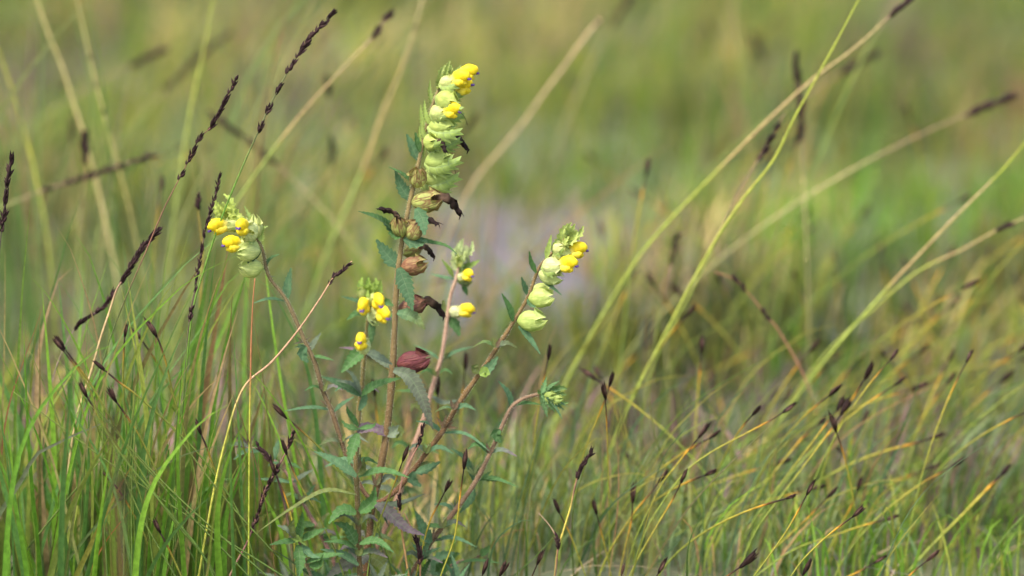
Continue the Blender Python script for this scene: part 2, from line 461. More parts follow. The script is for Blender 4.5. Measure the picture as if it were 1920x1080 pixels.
CT = [0, .04, .12, .25, .42, .6, .74, .82, .9, 1.0]
CR = [.14, .32, .62, .90, 1.0, .88, .62, .45, .28, .12]
def calyx_mesh(mb, L, hz_=0.36, th=0.25, col=(0.5, 0.55, 0.2), tip=None, nu=36, open_=1.0, seed=0):
    """inflated flattened pouch along +X, dorsal side +Z, four pointed teeth at the mouth"""
    r = random.Random(seed)
    ang = np.arange(nu) / nu * 2 * math.pi
    col = np.array(col); tip = col if tip is None else np.array(tip)
    V, C, U = [], [], []
    tt = np.r_[np.linspace(0, .12, 4), np.linspace(.2, .58, 7), np.linspace(.64, 1.0, 7)]
    pk = [math.radians(a + r.uniform(-9, 9)) for a in (22, 76, 128, 160, 205, 258, 310)]; pl = [r.uniform(.7, 1.0) for _ in pk]
    ph = r.uniform(0, 6)
    for t in tt:
        R = np.interp(t, CT, CR)
        for a in ang:
            tooth = max(l_ * max(0.0, 1 - abs((a - p + math.pi) % (2 * math.pi) - math.pi) / 0.46) for p, l_ in zip(pk, pl))
            x = t if t < 0.58 else 0.58 + (t - 0.58) * (0.12 + 0.88 * tooth ** .8)
            rr = R if t < 0.58 else np.interp(x, CT, CR) * (1.0 + 1.5 * open_ * (t - 0.58) ** 1.3)
            bul = 1 + 0.03 * math.sin(5 * a + ph) * math.sin(math.pi * t) + 0.02 * math.cos(12 * a) * math.sin(math.pi * t)
            V.append([x * L, math.sin(a) * rr * th * L * bul, math.cos(a) * rr * hz_ * L * bul - 0.03 * L * math.sin(math.pi * min(1, t))])
            k = t ** 2
            C.append(col * (1 - k) + tip * k); U.append([a / (2 * math.pi), t, 0])
    F = [(i * nu + j, i * nu + (j + 1) % nu, (i + 1) * nu + (j + 1) % nu, (i + 1) * nu + j) for i in range(len(tt) - 1) for j in range(nu)]
    F.append(tuple(range(nu - 1, -1, -1)))
    mb.add(V, F, C, U)

YEL = np.array((0.76, 0.575, 0.012)); YEL2 = np.array((0.78, 0.66, 0.10)); PALE = np.array((0.66, 0.66, 0.28))
def xz(L, pts): return np.array([[a * L, b * L, c * L] for a, b, c in pts])
def hood_mesh(mb, L):
    P = smooth(xz(L, [(.40, 0, -.02), (.66, 0, .02), (.88, 0, .10), (1.10, 0, .16), (1.31, 0, .09), (1.43, 0, -.05)]), 15)
    R = np.interp(np.linspace(0, 1, 15), [0, .3, .5, .68, .84, .94, 1], [.13, .19, .255, .285, .255, .17, .06]) * L
    R = R * (1 + .05 * np.sin(np.arange(15) * 2.1))
    t = np.linspace(0, 1, 15)[:, None]
    C = PALE * (1 - np.clip(t * 3 - .5, 0, 1)) + YEL * np.clip(t * 3 - .5, 0, 1)
    mb.tube(P, R, C, 14, flat=0.72, up=(0, 0, 1))
    mb.v[-1] = mb.v[-1] + rng.normal(0, .013, mb.v[-1].shape) * L
def lip_mesh(mb, L):
    for sy, ln, dz in ((-.13, 1.16, -.15), (0, 1.27, -.22), (.13, 1.16, -.15)):
        P = smooth(xz(L, [(.62, 0, -.05), (.94, sy * .7, -.08), (1.16, sy * 1.1, dz * .85), (ln, sy * 1.4, dz * 1.1)]), 9)
        R = np.interp(np.linspace(0, 1, 9), [0, .4, .7, .9, 1], [.14, .175, .18, .135, .03]) * L
        t = np.linspace(0, 1, 9)[:, None]
        mb.tube(P, R, YEL2 * (1 - t) + YEL * t, 9, flat=0.85, up=(0, 0, 1))
        mb.v[-1] = mb.v[-1] + rng.normal(0, .012, mb.v[-1].shape) * L
def tooth_mesh(mb, L):
    for s in (-1, 1):
        P = smooth(xz(L, [(1.36, s * .035, .03), (1.45, s * .045, -.05), (1.53, s * .035, -.09)]), 6)
        mb.tube(P, np.array([.055, .065, .065, .055, .04, .01]) * L, (0.085, 0.035, 0.17), 7)
def wither_mesh(mb, L, seed, bend=-1.0):
    r = random.Random(seed)
    P = smooth(xz(L, [(.62, 0, 0), (.92, r.uniform(-.05, .05), .02), (1.08, r.uniform(-.1, .1), .10 * bend), (1.2, r.uniform(-.1, .1), .38 * bend), (1.28, r.uniform(-.1, .1), .62 * bend)]), 16)
    t = np.linspace(0, 1, 16)
    R = (0.06 + 0.07 * np.sin(t * math.pi) + 0.018 * np.array([r.uniform(-1, 1) for _ in t])) * L
    C = np.outer(1 - t, (0.10, 0.06, 0.035)) * (1 - t)[:, None] + np.outer(t, (0.013, 0.007, 0.006))
    mb.tube(P, R, C, 8, flat=0.35, up=(0, .6, 1))
    mb.v[-1] = mb.v[-1] + np.array([[r.gauss(0, .026) for _ in range(3)] for _ in range(len(mb.v[-1]))]) * L
    for s in (-1, 1):
        e = P[-4]; Q = smooth([e, e + np.array([.09, .05 * s, .16 * bend]) * L, e + np.array([.06 + .07 * s, .08 * s, .34 * bend]) * L], 7)
        mb.tube(Q, np.linspace(.07, .012, 7) * L, (0.014, 0.007, 0.006), 6, flat=0.4)

def place(o, base, axis, dorsal, parent):
    from mathutils import Matrix
    X = nrm(axis); Z = nrm(dorsal - np.dot(dorsal, X) * X); Y = np.cross(Z, X)
    o.rotation_mode = 'QUATERNION'
    o.rotation_quaternion = Matrix([[X[i], Y[i], Z[i]] for i in range(3)]).to_quaternion()

SEED = [100]
def flower(par, b, tip, y=0.0, dy=0.0, kind='calyx', col=(0.47, 0.52, 0.17), tipc=None, mat='calyx', fat=1.0, dors=None, bract=True, L=None, thk=0.30, bcol=None, bs=1.0):
    """b, tip: photograph places of the pouch's base and of its teeth; dy: depth of the tip against the base"""
    SEED[0] += 1; sd = SEED[0]
    B, T = W(b[0], b[1], y), W(tip[0], tip[1], y + dy)
    ax = T - B
    L = L * PX if L else float(np.linalg.norm(ax))
    d = np.array(dors if dors is not None else (0, -0.12, 1.0), float)
    if abs(np.dot(nrm(ax), nrm(d))) > 0.9: d = np.array([-nrm(ax)[0], -0.3, 0.3])
    L0 = L; L = L * 1.13
    col = np.array(col) * np.array((.93, .92, .70)); tipc = None if tipc is None else np.array(tipc) * np.array((.93, .92, .72))
    mb = MB(); calyx_mesh(mb, L, 0.35 * fat, thk * .85 * fat, col, tipc, seed=sd)
    o = link({'open': 'flower', 'bud': 'flower_bud'}.get(kind, 'seed_pouch'), mesh_of('calyx', mb, 0), M[mat], par, B)
    place(o, B, ax, d, par)
    LC = max(L * .72, min(L * 1.35, 45 * PX)) if kind == 'open' else L
    XO = (.70 * L - .66 * LC) if kind == 'open' else 0.0
    def sub(nm, fn, m, *a):
        q = MB(); fn(q, LC, *a); q.v = [v_ + np.array([XO, 0, 0]) for v_ in q.v]
        s = bpy.data.objects.new(nm, mesh_of(nm, q, 0)); COL.objects.link(s); s.data.materials.append(M[m]); s.parent = o
    if kind == 'open':
        sub('petal_hood', hood_mesh, 'petal'); sub('petal_lip', lip_mesh, 'petal'); sub('violet_tooth', tooth_mesh, 'violet')
    if kind == 'dead': sub('withered_petal', wither_mesh, 'dead', sd)
    if bract:
        q = MB(); X = nrm(ax)
        dn = nrm(-d + np.dot(d, X) * X)
        P = smooth([B - X * 0.0006, B + X * L * .20 + dn * L * .20 + TOCAM * L * .24, B + X * L * .55 * bs + dn * L * .24 + TOCAM * L * .30, B + X * L * 1.08 * bs + dn * L * .16 + TOCAM * L * .20], 12)
        leaf_mesh(q, P, L * .92 * bs, np.array(bcol or (0.33, 0.41, 0.105)) * random.uniform(.85, 1.12), random.uniform(-18, 12), 6, 0.42, -0.45, (0.24, 0.33, 0.07), 'fan', fwd=2.4)
        make('bract', q, M['bract'], par, P[0])
    return o

def stem(par, pts, w0, w1, y0=0.0, y1=None, col=(0.21, 0.115, 0.06), col1=None, name='stem', hairs=120, ground=False, mat='stem'):
    """w0, w1: widths in photograph pixels at the first (top) and last point"""
    P = pxpath(pts, y0, y1, 14 * len(pts))
    if ground: P = to_ground(P)
    n = len(P)
    t = np.linspace(0, 1, n)
    R = (w0 + (w1 - w0) * np.minimum(1, t * 1.6) ** .7) * PX * 0.5
    R = R * (1 + 0.06 * np.sin(t * 37) + 0.04 * np.sin(t * 91))
    c0, c1 = np.array(col), np.array(col1 if col1 is not None else col)
    mb = MB(); mb.tube(P, R, c0 + (c1 - c0) * t[:, None], 10)
    o = make(name, mb, M[mat], par, P[0])
    if hairs:
        L = plen(P); nh = int(L * 1000 * hairs / 10)
        k = rng.uniform(0, n - 1.001, nh); i = k.astype(int); f = (k - i)[:, None]
        p = P[i] * (1 - f) + P[i + 1] * f; T = P[i + 1] - P[i]; T /= np.linalg.norm(T, axis=1)[:, None]
        q = rng.normal(0, 1, (nh, 3)); q -= (q * T).sum(1)[:, None] * T; q /= np.linalg.norm(q, axis=1)[:, None]
        rr = R[i][:, None]
        b = p + q * rr * 0.95; e = b + (q + T * rng.uniform(-.2, .5, (nh, 1)) + rng.normal(0, .15, (nh, 3))) * rng.uniform(.0004, .0011, (nh, 1))
        s = np.cross(q, T) * 0.00005; s2 = T * 0.00005
        V = np.stack([b - s, b + s, e, b - s2, b + s2, e], 1).reshape(-1, 3)
        hb = MB(); hb.add(V, [(3 * j, 3 * j + 1, 3 * j + 2) for j in range(nh * 2)], (0.62, 0.56, 0.46))
        ho = make('stem_hair', hb, M['hair'], o, P[0]); ho['kind'] = 'stuff'
    return o

def tuft(par, px, py, y=0.0, n=5, size=26, ang=90, spread=120, col=GREEN, wid=0.26, name='leaf', deep=.45):
    """a little shoot of young leaves"""
    for i in range(n):
        a = math.radians(ang + (i / max(1, n - 1) - .5) * spread + random.uniform(-9, 9))
        l = size * random.uniform(.7, 1.15)
        dx, dyp = math.cos(a) * l, -math.sin(a) * l
        q = random.uniform(-.35, .35) * l * PX
        leaf(par, [(px, py), (px + dx * .5 + random.uniform(-1, 1), py + dyp * .5), (px + dx, py + dyp + l * .08)], l * wid, random.uniform(-10, 60), np.array(col) * random.uniform(.8, 1.25), y, y + q, name=name, deep=deep, teeth=max(4, int(l / 6)))

def bud_tip(par, b, tip, y=0.0, n=8, col=BRACT, w=0.42, dy=0.0):
    """the closed top of a flower spike: overlapping toothed bracts round the axis"""
    bx, by = b; tx, ty = tip
    ux, uy = tx - bx, ty - by; l = math.hypot(ux, uy); ux, uy = ux / l, uy / l
    for i in range(n):
        a = 2 * math.pi * i / n + random.uniform(-.2, .2)
        k = 0.25 * (i % 3)
        s = math.sin(a) * l * 0.30; dpt = -math.cos(a) * l * 0.26 * PX
        m = l * random.uniform(.45, .62)
        p0 = (bx + ux * l * k, by + uy * l * k)
        p1 = (p0[0] + ux * m * .5 - uy * s, p0[1] + uy * m * .5 + ux * s)
        p2 = (p0[0] + ux * m * 1.15 - uy * s * .9, p0[1] + uy * m * 1.15 + ux * s * .9)
        P = smooth([W(*p0, y + dy * k), W(*p1, y + dpt + dy * .5), W(*p2, y + dpt * .9 + dy)], 12)
        mb = MB(); leaf_mesh(mb, P, l * w * 1.35 * PX, np.array(col) * random.uniform(.75, 1.2), random.uniform(-35, 35) + math.degrees(math.sin(a)) * .5, 6, .5, .6, None, 'bract')
        make('bract', mb, M['bract'], par, P[0])

# ================================================================ the tall flowering plant
base = W(682, 1160, 0.0); base[2] = gz(base[0], base[1])
A = thing('yellow_rattle_plant', 'tallest yellow-flowered plant with brown hairy stem, long flower spike and red seed pouches', 'wildflower', base)
MAIN = [(836, 142), (818, 178), (802, 228), (790, 282), (777, 340), (766, 392), (754, 452), (747, 505), (742, 560), (740, 614), (736, 690), (728, 786), (714, 876), (698, 956), (688, 1049), (682, 1140)]
stem(A, MAIN, 4, 14, 0.02, 0.0, col=(0.19, 0.16, 0.06), col1=(0.075, 0.032, 0.016), ground=True)
def ym(py): return 0.02 * (1 - (py - 140) / 1000)
LB = [(428, 402), (455, 418), (478, 442), (492, 468), (498, 498), (507, 523), (537, 563), (560, 613), (574, 645), (591, 682), (606, 734), (624, 777), (649, 854), (676, 912), (703, 946)]
stem(A, LB, 4, 9, 0.012, 0.0, col=(0.13, 0.115, 0.05), col1=(0.085, 0.045, 0.025), name='branch')
RB = [(1066, 440), (1050, 458), (1028, 482), (1010, 503), (990, 557), (963, 603), (930, 655), (897, 703), (860, 757), (830, 808), (800, 848), (770, 888), (745, 918), (722, 936), (702, 945)]
stem(A, RB, 4, 10, 0.012, 0.0, col=(0.15, 0.11, 0.04), col1=(0.085, 0.038, 0.018), name='branch')
LR = [(1012, 739), (994, 743), (976, 750), (957, 766), (939, 804), (919, 850), (888, 909), (849, 963), (807, 1018), (776, 1068), (735, 1115), (686, 1140)]
stem(A, LR, 6, 10, 0.02, 0.0, col=(0.2, 0.13, 0.08), col1=(0.08, 0.045, 0.022), name='branch')

# --- main spike, top to bottom (flowers face right)
WH = (0.60, 0.62, 0.30)
bud_tip(A, (826, 168), (848, 124), ym(150), 9, (0.36, 0.42, 0.12), 0.40)
flower(A, (824, 156), (857, 150), ym(150) - .004, -.004, 'open', WH, (0.55, 0.56, 0.22), fat=1.0, L=33)
flower(A, (838, 150), (872, 141), ym(150) + .006, .002, 'open', WH, fat=.9, L=30)
flower(A, (828, 184), (862, 168), ym(170) - .002, -.001, 'open', (0.52, 0.56, 0.22), fat=1.0, L=36)
flower(A, (818, 180), (850, 193), ym(190) - .006, -.004, 'calyx', (0.42, 0.48, 0.14), fat=1.15, L=44)
flower(A, (806, 213), (837, 210), ym(212) - .005, -.004, 'open', (0.52, 0.57, 0.24), fat=1.25, L=34)
flower(A, (826, 214), (862, 212), ym(212) + .006, .004, 'calyx', (0.45, 0.52, 0.18), fat=.95)
flower(A, (804, 236), (852, 238), ym(238) - .004, -.002, 'calyx', (0.40, 0.47, 0.14), fat=1.05)
flower(A, (796, 268), (822, 264), ym(268) - .006, -.008, 'dead', (0.42, 0.48, 0.14), mat='calyx', fat=1.25, L=34)
flower(A, (812, 272), (856, 258), ym(268) + .004, .003, 'dead', (0.40, 0.47, 0.16), fat=.95, L=42)
flower(A, (797, 305), (848, 295), ym(300) - .004, -.002, 'calyx', (0.36, 0.44, 0.14), fat=1.05)
flower(A, (782, 352), (784, 310), ym(330) - .006, -.006, 'calyx', (0.40, 0.42, 0.15), (0.30, 0.25, 0.10), mat='ripe', fat=1.0, L=44, dors=(-1, -.2, .2), bract=False)
flower(A, (790, 340), (844, 326), ym(330) + .001, 0, 'calyx', (0.36, 0.43, 0.15), fat=1.1, L=56)
flower(A, (788, 352), (846, 340), ym(340) + .008, .002, 'calyx', (0.36, 0.43, 0.15), fat=.9, bract=False)
flower(A, (772, 382), (829, 369), ym(376) - .004, -.002, 'dead', (0.36, 0.40, 0.13), (0.28, 0.22, 0.09), mat='ripe', fat=.98, L=58, bract=False)
flower(A, (753, 445), (744, 402), ym(420) - .005, -.005, 'dead', (0.34, 0.38, 0.12), (0.25, 0.2, 0.08), mat='ripe', fat=.85, L=44, dors=(1, -.2, .2), bract=False)
flower(A, (764, 448), (790, 412), ym(430) - .004, -.004, 'dead', (0.34, 0.36, 0.13), (0.28, 0.18, 0.09), mat='ripe', fat=1.0, L=44, bract=False)
flower(A, (754, 476), (792, 462), ym(467) + .006, .004, 'dead', (0.30, 0.34, 0.10), (0.22, 0.16, 0.07), mat='ripe', fat=.85, L=40, bract=False)
flower(A, (752, 503), (799, 491), ym(495) - .003, -.003, 'calyx', (0.27, 0.14, 0.085), (0.26, 0.24, 0.08), mat='ripe', fat=.95, bract=False)
flower(A, (745, 582), (808, 562), ym(570) + .003, .002, 'dead', (0.23, 0.13, 0.08), (0.18, 0.075, 0.05), mat='red', fat=.8, L=56, bract=False)
flower(A, (744, 684), (804, 670), ym(677) - .004, -.002, 'calyx', (0.13, 0.036, 0.038), (0.10, 0.03, 0.03), mat='red', fat=.90, bract=False)
# fine threads left from the flowers
def thread(par, pts, y, col=(0.03, 0.02, 0.015), w=1.1, name='style'):
    mb = MB(); P = pxpath(pts, y, y + .004, 14); mb.tube(P, w * PX * .5, col, 5); make(name, mb, M['dead'], par)
thread(A, [(850, 207), (864, 212), (872, 221), (876, 234)], ym(215))
thread(A, [(836, 322), (848, 314), (854, 322), (852, 331), (845, 334)], ym(320))
thread(A, [(992, 597), (1006, 592), (1020, 588)], .012, w=.8)
# bracts standing out to the left of the spike
for px, py, ex, ey in ((812, 200, 806, 150), (806, 232, 796, 188), (800, 240, 789, 196), (801, 262, 791, 222), (795, 285, 786, 236), (792, 296, 788, 262), (826, 170, 830, 128), (836, 160, 842, 119), (838, 158, 860, 126)):
    leaf(A, [(px, py), ((px + ex) / 2 - 4, (py + ey) / 2), (ex, ey)], 15, random.uniform(-20, 40), BRACT, ym(py) - random.uniform(-.002, .003), name='bract', mat='bract', deep=.6, teeth=8, prof='bract')
# leaves of the main stem
leaf(A, [(783, 300), (772, 275), (762, 251)], 19, 20, BLUEG, ym(290) - .001)
leaf(A, [(787, 285), (781, 265), (778, 248)], 13, 35, GREEN, ym(280) - .003)
leaf(A, [(775, 347), (752, 327), (728, 313)], 16, 68, DKG, ym(340) - .004)
leaf(A, [(769, 376), (752, 350), (741, 319)], 27, 12, BLUEG, ym(350) - .001)
leaf(A, [(781, 390), (793, 413), (796, 441)], 24, -10, BLUEG, ym(400) - .010, ym(400) - .014)
leaf(A, [(750, 442), (712, 412), (671, 396)], 19, 55, DKG, ym(420) - .002, ym(420) - .012)
leaf(A, [(748, 440), (732, 425), (719, 417)], 30, 15, BLUEG, ym(430) - .002)
leaf(A, [(752, 440), (742, 444), (728, 436)], 20, 40, GREEN, ym(440) - .006)
leaf(A, [(757, 446), (800, 455), (836, 462), (857, 477)], 17, 62, GREEN, ym(450) - .002, ym(450) - .01)
leaf(A, [(757, 448), (778, 458), (803, 452)], 24, 30, BLUEG, ym(450) - .006)
leaf(A, [(748, 500), (726, 478), (705, 449)], 34, 8, BLUEG, ym(480) - .002)
leaf(A, [(748, 502), (762, 538), (774, 583)], 36, -5, BLUEG, ym(540) - .010, ym(540) - .014)
leaf(A, [(745, 586), (775, 596), (797, 618)], 24, 25, BLUEG, ym(600) - .006, ym(600) - .012, tipcol=OLIVE)
leaf(A, [(742, 596), (716, 590), (690, 600)], 14, 50, GREEN, ym(600) + .004, ym(600) + .01)
leaf(A, [(736, 692), (712, 678), (688, 664)], 17, 45, GREY, ym(690) - .002)
leaf(A, [(738, 694), (765, 704), (790, 745), (812, 806)], 34, 10, GREY, ym(700) - .006, ym(700) - .014, tipcol=(0.09, 0.085, 0.06))
leaf(A, [(724, 816), (700, 804), (676, 812)], 20, 35, PURP, ym(816) - .003)
leaf(A, [(725, 816), (740, 808), (750, 798)], 22, 10, GREY, ym(816) - .003)
leaf(A, [(750, 798), (752, 812), (744, 822)], 12, 10, OLIVE, ym(816) - .004)
tuft(A, 700, 948, -.004, 4, 34, 215, 70, OLIVE); tuft(A, 706, 946, -.006, 3, 40, 330, 60, GREY)
leaf(A, [(702, 944), (728, 962), (760, 990), (796, 1004)], 30, 22, (0.13, 0.12, 0.10), -.008, -.02, tipcol=PURP)
leaf(A, [(704, 950), (750, 945), (797, 926)], 15, 50, GREY, .004, .012)
leaf(A, [(690, 1040), (660, 1052), (612, 1082)], 42, 18, (0.12, 0.115, 0.085), -.010, -.03)
leaf(A, [(690, 1042), (715, 1056), (728, 1084)], 34, 10, OLIVE, -.008, -.02)
# --- left branch (flowers face left)
bud_tip(A, (440, 420), (412, 378), .012, 9, (0.40, 0.46, 0.10), 0.48)
flower(A, (462, 414), (432, 412), .008, -.004, 'bud', bs=.7, col=(0.46, 0.52, 0.13), fat=.9, L=34)
flower(A, (452, 418), (424, 424), .006, -.003, 'open', bs=.62, col=(0.58, 0.62, 0.26), fat=1.0, L=34)
flower(A, (478, 436), (458, 430), .002, -.012, 'open', bs=.62, col=(0.64, 0.66, 0.36), fat=1.15, L=46)
flower(A, (483, 446), (478, 412), .010, -.002, 'calyx', (0.62, 0.64, 0.32), fat=.9, L=46, bract=False)
flower(A, (486, 464), (438, 460), .006, -.006, 'open', bs=.62, col=(0.56, 0.62, 0.28), fat=.95, L=46)
flower(A, (488, 470), (446, 476), .002, -.006, 'calyx', (0.56, 0.61, 0.28), fat=.82, L=46, bract=False)
flower(A, (493, 503), (450, 501), .008, -.006, 'calyx', (0.52, 0.58, 0.22), (0.60, 0.62, 0.3), fat=1.0, bract=False)
for p in ([(482, 440), (470, 412), (458, 386)], [(490, 452), (492, 430), (502, 424)], [(488, 440), (486, 426), (489, 416)]):
    leaf(A, p, 17, 20, (0.30, 0.38, 0.10), .008, name='bract', mat='bract', deep=.6, teeth=8, prof='bract')
leaf(A, [(490, 468), (478, 482), (464, 494)], 15, 30, BLUEG, .004)
leaf(A, [(496, 506), (508, 486), (524, 477)], 13, 60, DKG, .010)
leaf(A, [(538, 562), (541, 532), (546, 502)], 17, 20, BLUEG, .010)
leaf(A, [(536, 566), (505, 562), (474, 569)], 13, 62, BLUEG, .010, .0)
leaf(A, [(497, 505), (505, 518), (516, 518)], 5, 40, GREY, .01)
tuft(A, 568, 642, .008, 5, 22, 90, 190, (0.10, 0.085, 0.05)); tuft(A, 574, 650, .004, 4, 24, 200, 90, BLUEG)
leaf(A, [(580, 660), (592, 640), (602, 624)], 13, 35, GREY, .006); leaf(A, [(583, 668), (603, 672), (626, 676)], 13, 60, GREEN, .006, -.002)
leaf(A, [(574, 650), (566, 664), (578, 680)], 18, 15, BLUEG, .002)
leaf(A, [(622, 770), (580, 766), (532, 771)], 14, 62, BLUEG, .008, -.002)
tuft(A, 616, 764, .006, 3, 22, 100, 60, (0.13, 0.08, 0.04))
leaf(A, [(625, 774), (645, 757), (664, 744)], 12, 50, BLUEG, .01)
leaf(A, [(650, 858), (640, 864), (632, 858)], 14, 20, OLIVE, .002)
# --- right branch (flowers face right)
bud_tip(A, (1052, 466), (1078, 424), .012, 9, (0.38, 0.44, 0.11), 0.46)
flower(A, (1044, 462), (1072, 456), .014, .002, 'bud', bs=.7, col=(0.48, 0.52, 0.16), fat=.85, L=34)
flower(A, (1036, 468), (1058, 462), .006, -.006, 'bud', bs=.7, col=(0.62, 0.62, 0.32), fat=1.0, L=30)
flower(A, (1034, 484), (1074, 474), .010, .002, 'open', bs=.62, col=(0.52, 0.56, 0.24), fat=.9, L=42)
flower(A, (1016, 500), (1056, 498), .004, -.004, 'open', bs=.62, col=(0.62, 0.65, 0.36), fat=1.15, L=42)
flower(A, (1010, 512), (1054, 522), .006, -.002, 'calyx', (0.55, 0.60, 0.28), fat=.95, bract=False)
flower(A, (996, 546), (1036, 540), .016, .002, 'calyx', (0.50, 0.55, 0.20), fat=.9, bract=False)
flower(A, (991, 560), (1037, 555), .006, -.004, 'calyx', (0.46, 0.54, 0.18), (0.52, 0.58, 0.24), fat=1.0, bract=False)
flower(A, (970, 602), (1022, 598), .006, -.004, 'calyx', (0.44, 0.53, 0.18), (0.50, 0.57, 0.24), fat=.98, bract=False)
for p, w, f, c in (([(1005, 512), (994, 492), (992, 471)], 13, 40, GREEN), ([(988, 552), (982, 538), (977, 519)], 13, 35, BLUEG), ([(961, 603), (952, 576), (940, 550)], 17, 45, GREEN),
                   ([(972, 612), (990, 632), (1013, 664)], 13, 30, BLUEG), ([(1012, 524), (1032, 538), (1053, 554)], 11, 50, BLUEG), ([(990, 560), (996, 572), (1004, 576)], 13, 20, BLUEG),
                   ([(1024, 486), (1030, 464), (1034, 440)], 12, 30, BRACT), ([(1040, 474), (1041, 460), (1044, 450)], 12, 20, BRACT)):
    leaf(A, p, w, f, c, .006, .002)
leaf(A, [(900, 700), (918, 690), (934, 668)], 18, 15, BLUEG, .004); leaf(A, [(899, 702), (912, 696), (908, 708)], 18, 10, LIME, .0)
leaf(A, [(898, 700), (886, 690), (896, 684)], 14, 30, OLIVE, .004)
leaf(A, [(830, 812), (874, 816), (918, 846)], 12, 60, BLUEG, .006, -.002); leaf(A, [(828, 812), (805, 796), (780, 790)], 15, 60, BLUEG, .008, .012)
tuft(A, 832, 802, .003, 3, 24, 80, 70, (0.12, 0.07, 0.04)); tuft(A, 838, 802, .003, 2, 20, 30, 40, (0.12, 0.07, 0.04))
leaf(A, [(776, 884), (772, 900), (790, 912)], 18, 20, BLUEG, .0); leaf(A, [(774, 884), (790, 872), (812, 866)], 13, 55, OLIVE, .003)
leaf(A, [(774, 884), (800, 880), (826, 866)], 20, 25, BLUEG, .01)
# --- low right branch, still in leaf bud
bud_tip(A, (1012, 740), (1060, 742), .016, 10, (0.13, 0.22, 0.06), .42); tuft(A, 1016, 740, .010, 7, 40, 0, 150, (0.09, 0.17, 0.06), .3)
tuft(A, 1024, 746, .006, 3, 44, 325, 40, BLUEG, .22)
flower(A, (1020, 742), (1044, 740), .010, -.004, 'bud', bs=.7, col=(0.24, 0.30, 0.09), fat=.8, L=26); flower(A, (1034, 746), (1058, 748), .008, -.004, 'bud', bs=.7, col=(0.26, 0.32, 0.10), fat=.8, L=24)
leaf(A, [(958, 764), (952, 738), (934, 714)], 13, 40, BLUEG, .018); leaf(A, [(958, 763), (984, 757), (1016, 759)], 13, 60, GREEN, .018)
leaf(A, [(938, 806), (930, 815), (940, 830)], 20, 10, DKG, .01); leaf(A, [(936, 806), (944, 790), (950, 782)], 10, 20, BLUEG, .018)
tuft(A, 890, 892, .012, 5, 34, 95, 90, (0.13, 0.17, 0.06)); leaf(A, [(888, 902), (872, 862), (845, 840)], 15, 40, BLUEG, .016)
leaf(A, [(894, 902), (930, 900), (973, 914)], 13, 58, GREEN, .012, .002); tuft(A, 904, 898, .01, 3, 34, 15, 40, GREEN)
leaf(A, [(888, 910), (884, 935), (862, 962)], 18, 30, BLUEG, .014); leaf(A, [(852, 960), (835, 948), (813, 946)], 13, 60, BLUEG, .01); tuft(A, 854, 956, .01, 3, 26, 95, 60, GREY)
leaf(A, [(812, 1016), (850, 1010), (894, 1026)], 15, 60, BLUEG, .008, 0); leaf(A, [(808, 1018), (796, 1000), (778, 958)], 22, 25, BLUEG, .0, -.006)
tuft(A, 792, 1046, 0, 5, 44, 60, 120, BLUEG); tuft(A, 812, 1010, .004, 3, 22, 40, 80, (.14, .09, .06))

# --- further pairs of narrow toothed leaves at the stem nodes
def node(par, px, py, y, size=46, tilt=0, brown=True, cols=(BLUEG, GREEN, GREY)):
    for sgn in (-1, 1):
        l = size * random.uniform(.8, 1.2); a = math.radians(random.uniform(5, 40) + tilt * sgn)
        ex, ey = px + sgn * math.cos(a) * l, py - math.sin(a) * l * .6
        leaf(par, [(px, py), (px + sgn * l * .45, py - math.sin(a) * l * .55), (ex, ey + l * .22)], l * random.uniform(.2, .28), random.uniform(25, 60), random.choice(cols), y - .002, y - random.uniform(-.006, .014), tipcol=random.choice([None, None, PURP, OLIVE]))
    if brown:
        for sgn in (-1, 1):
            leaf(par, [(px, py), (px + sgn * 5, py - 9), (px + sgn * 7, py - 19)], 8, 20, random.choice([(.11, .065, .04), (.12, .12, .05), OLIVE]), y - .003, teeth=4)
for px, py in ((606, 734), (640, 830), (706, 910), (692, 1010), (800, 850), (852, 768), (830, 990), (790, 1050), (919, 850), (660, 880), (930, 652)):
    node(A, px, py, .004)

# ================================================================ other flowering plants
def stemplant(label, base_px, y, name='yellow_rattle_plant', cat='wildflower'):
    b = W(base_px[0], base_px[1], y); b[2] = gz(b[0], b[1])
    return thing(name, label, cat, b)
# --- slender plant right in front of the tall one
B = stemplant('slender plant with a yellow flower tuft just left of the tall brown stem', (676, 1150), -.03)
def yb(py): return -.055 + .035 * (py - 520) / 600
stem(B, [(694, 545), (693, 580), (688, 612), (683, 663), (678, 730), (674, 757), (668, 854), (670, 932), (674, 1049), (677, 1140)], 5, 10.5, -.055, -.02, col=(0.2, 0.17, 0.05), col1=(0.085, 0.055, 0.025), ground=True)
bud_tip(B, (694, 572), (692, 524), -.055, 10, (0.26, 0.36, 0.06), .46)
flower(B, (690, 566), (682, 576), -.058, -.012, 'open', (0.5, 0.5, 0.18), L=32, bract=False); flower(B, (698, 556), (708, 566), -.056, -.010, 'open', (0.52, 0.55, 0.2), L=30, bract=False)
flower(B, (694, 582), (714, 590), -.058, -.010, 'open', (0.62, 0.66, 0.36), L=38, bract=False); flower(B, (692, 584), (706, 606), -.054, -.006, 'calyx', (0.6, 0.66, 0.38), L=32, bract=False)
flower(B, (686, 650), (678, 644), -.056, -.012, 'open', (0.66, 0.68, 0.44), L=38, fat=1.1, bract=False); flower(B, (684, 556), (676, 546), -.054, -.004, 'bud', (.5, .52, .24), L=26, bract=False)
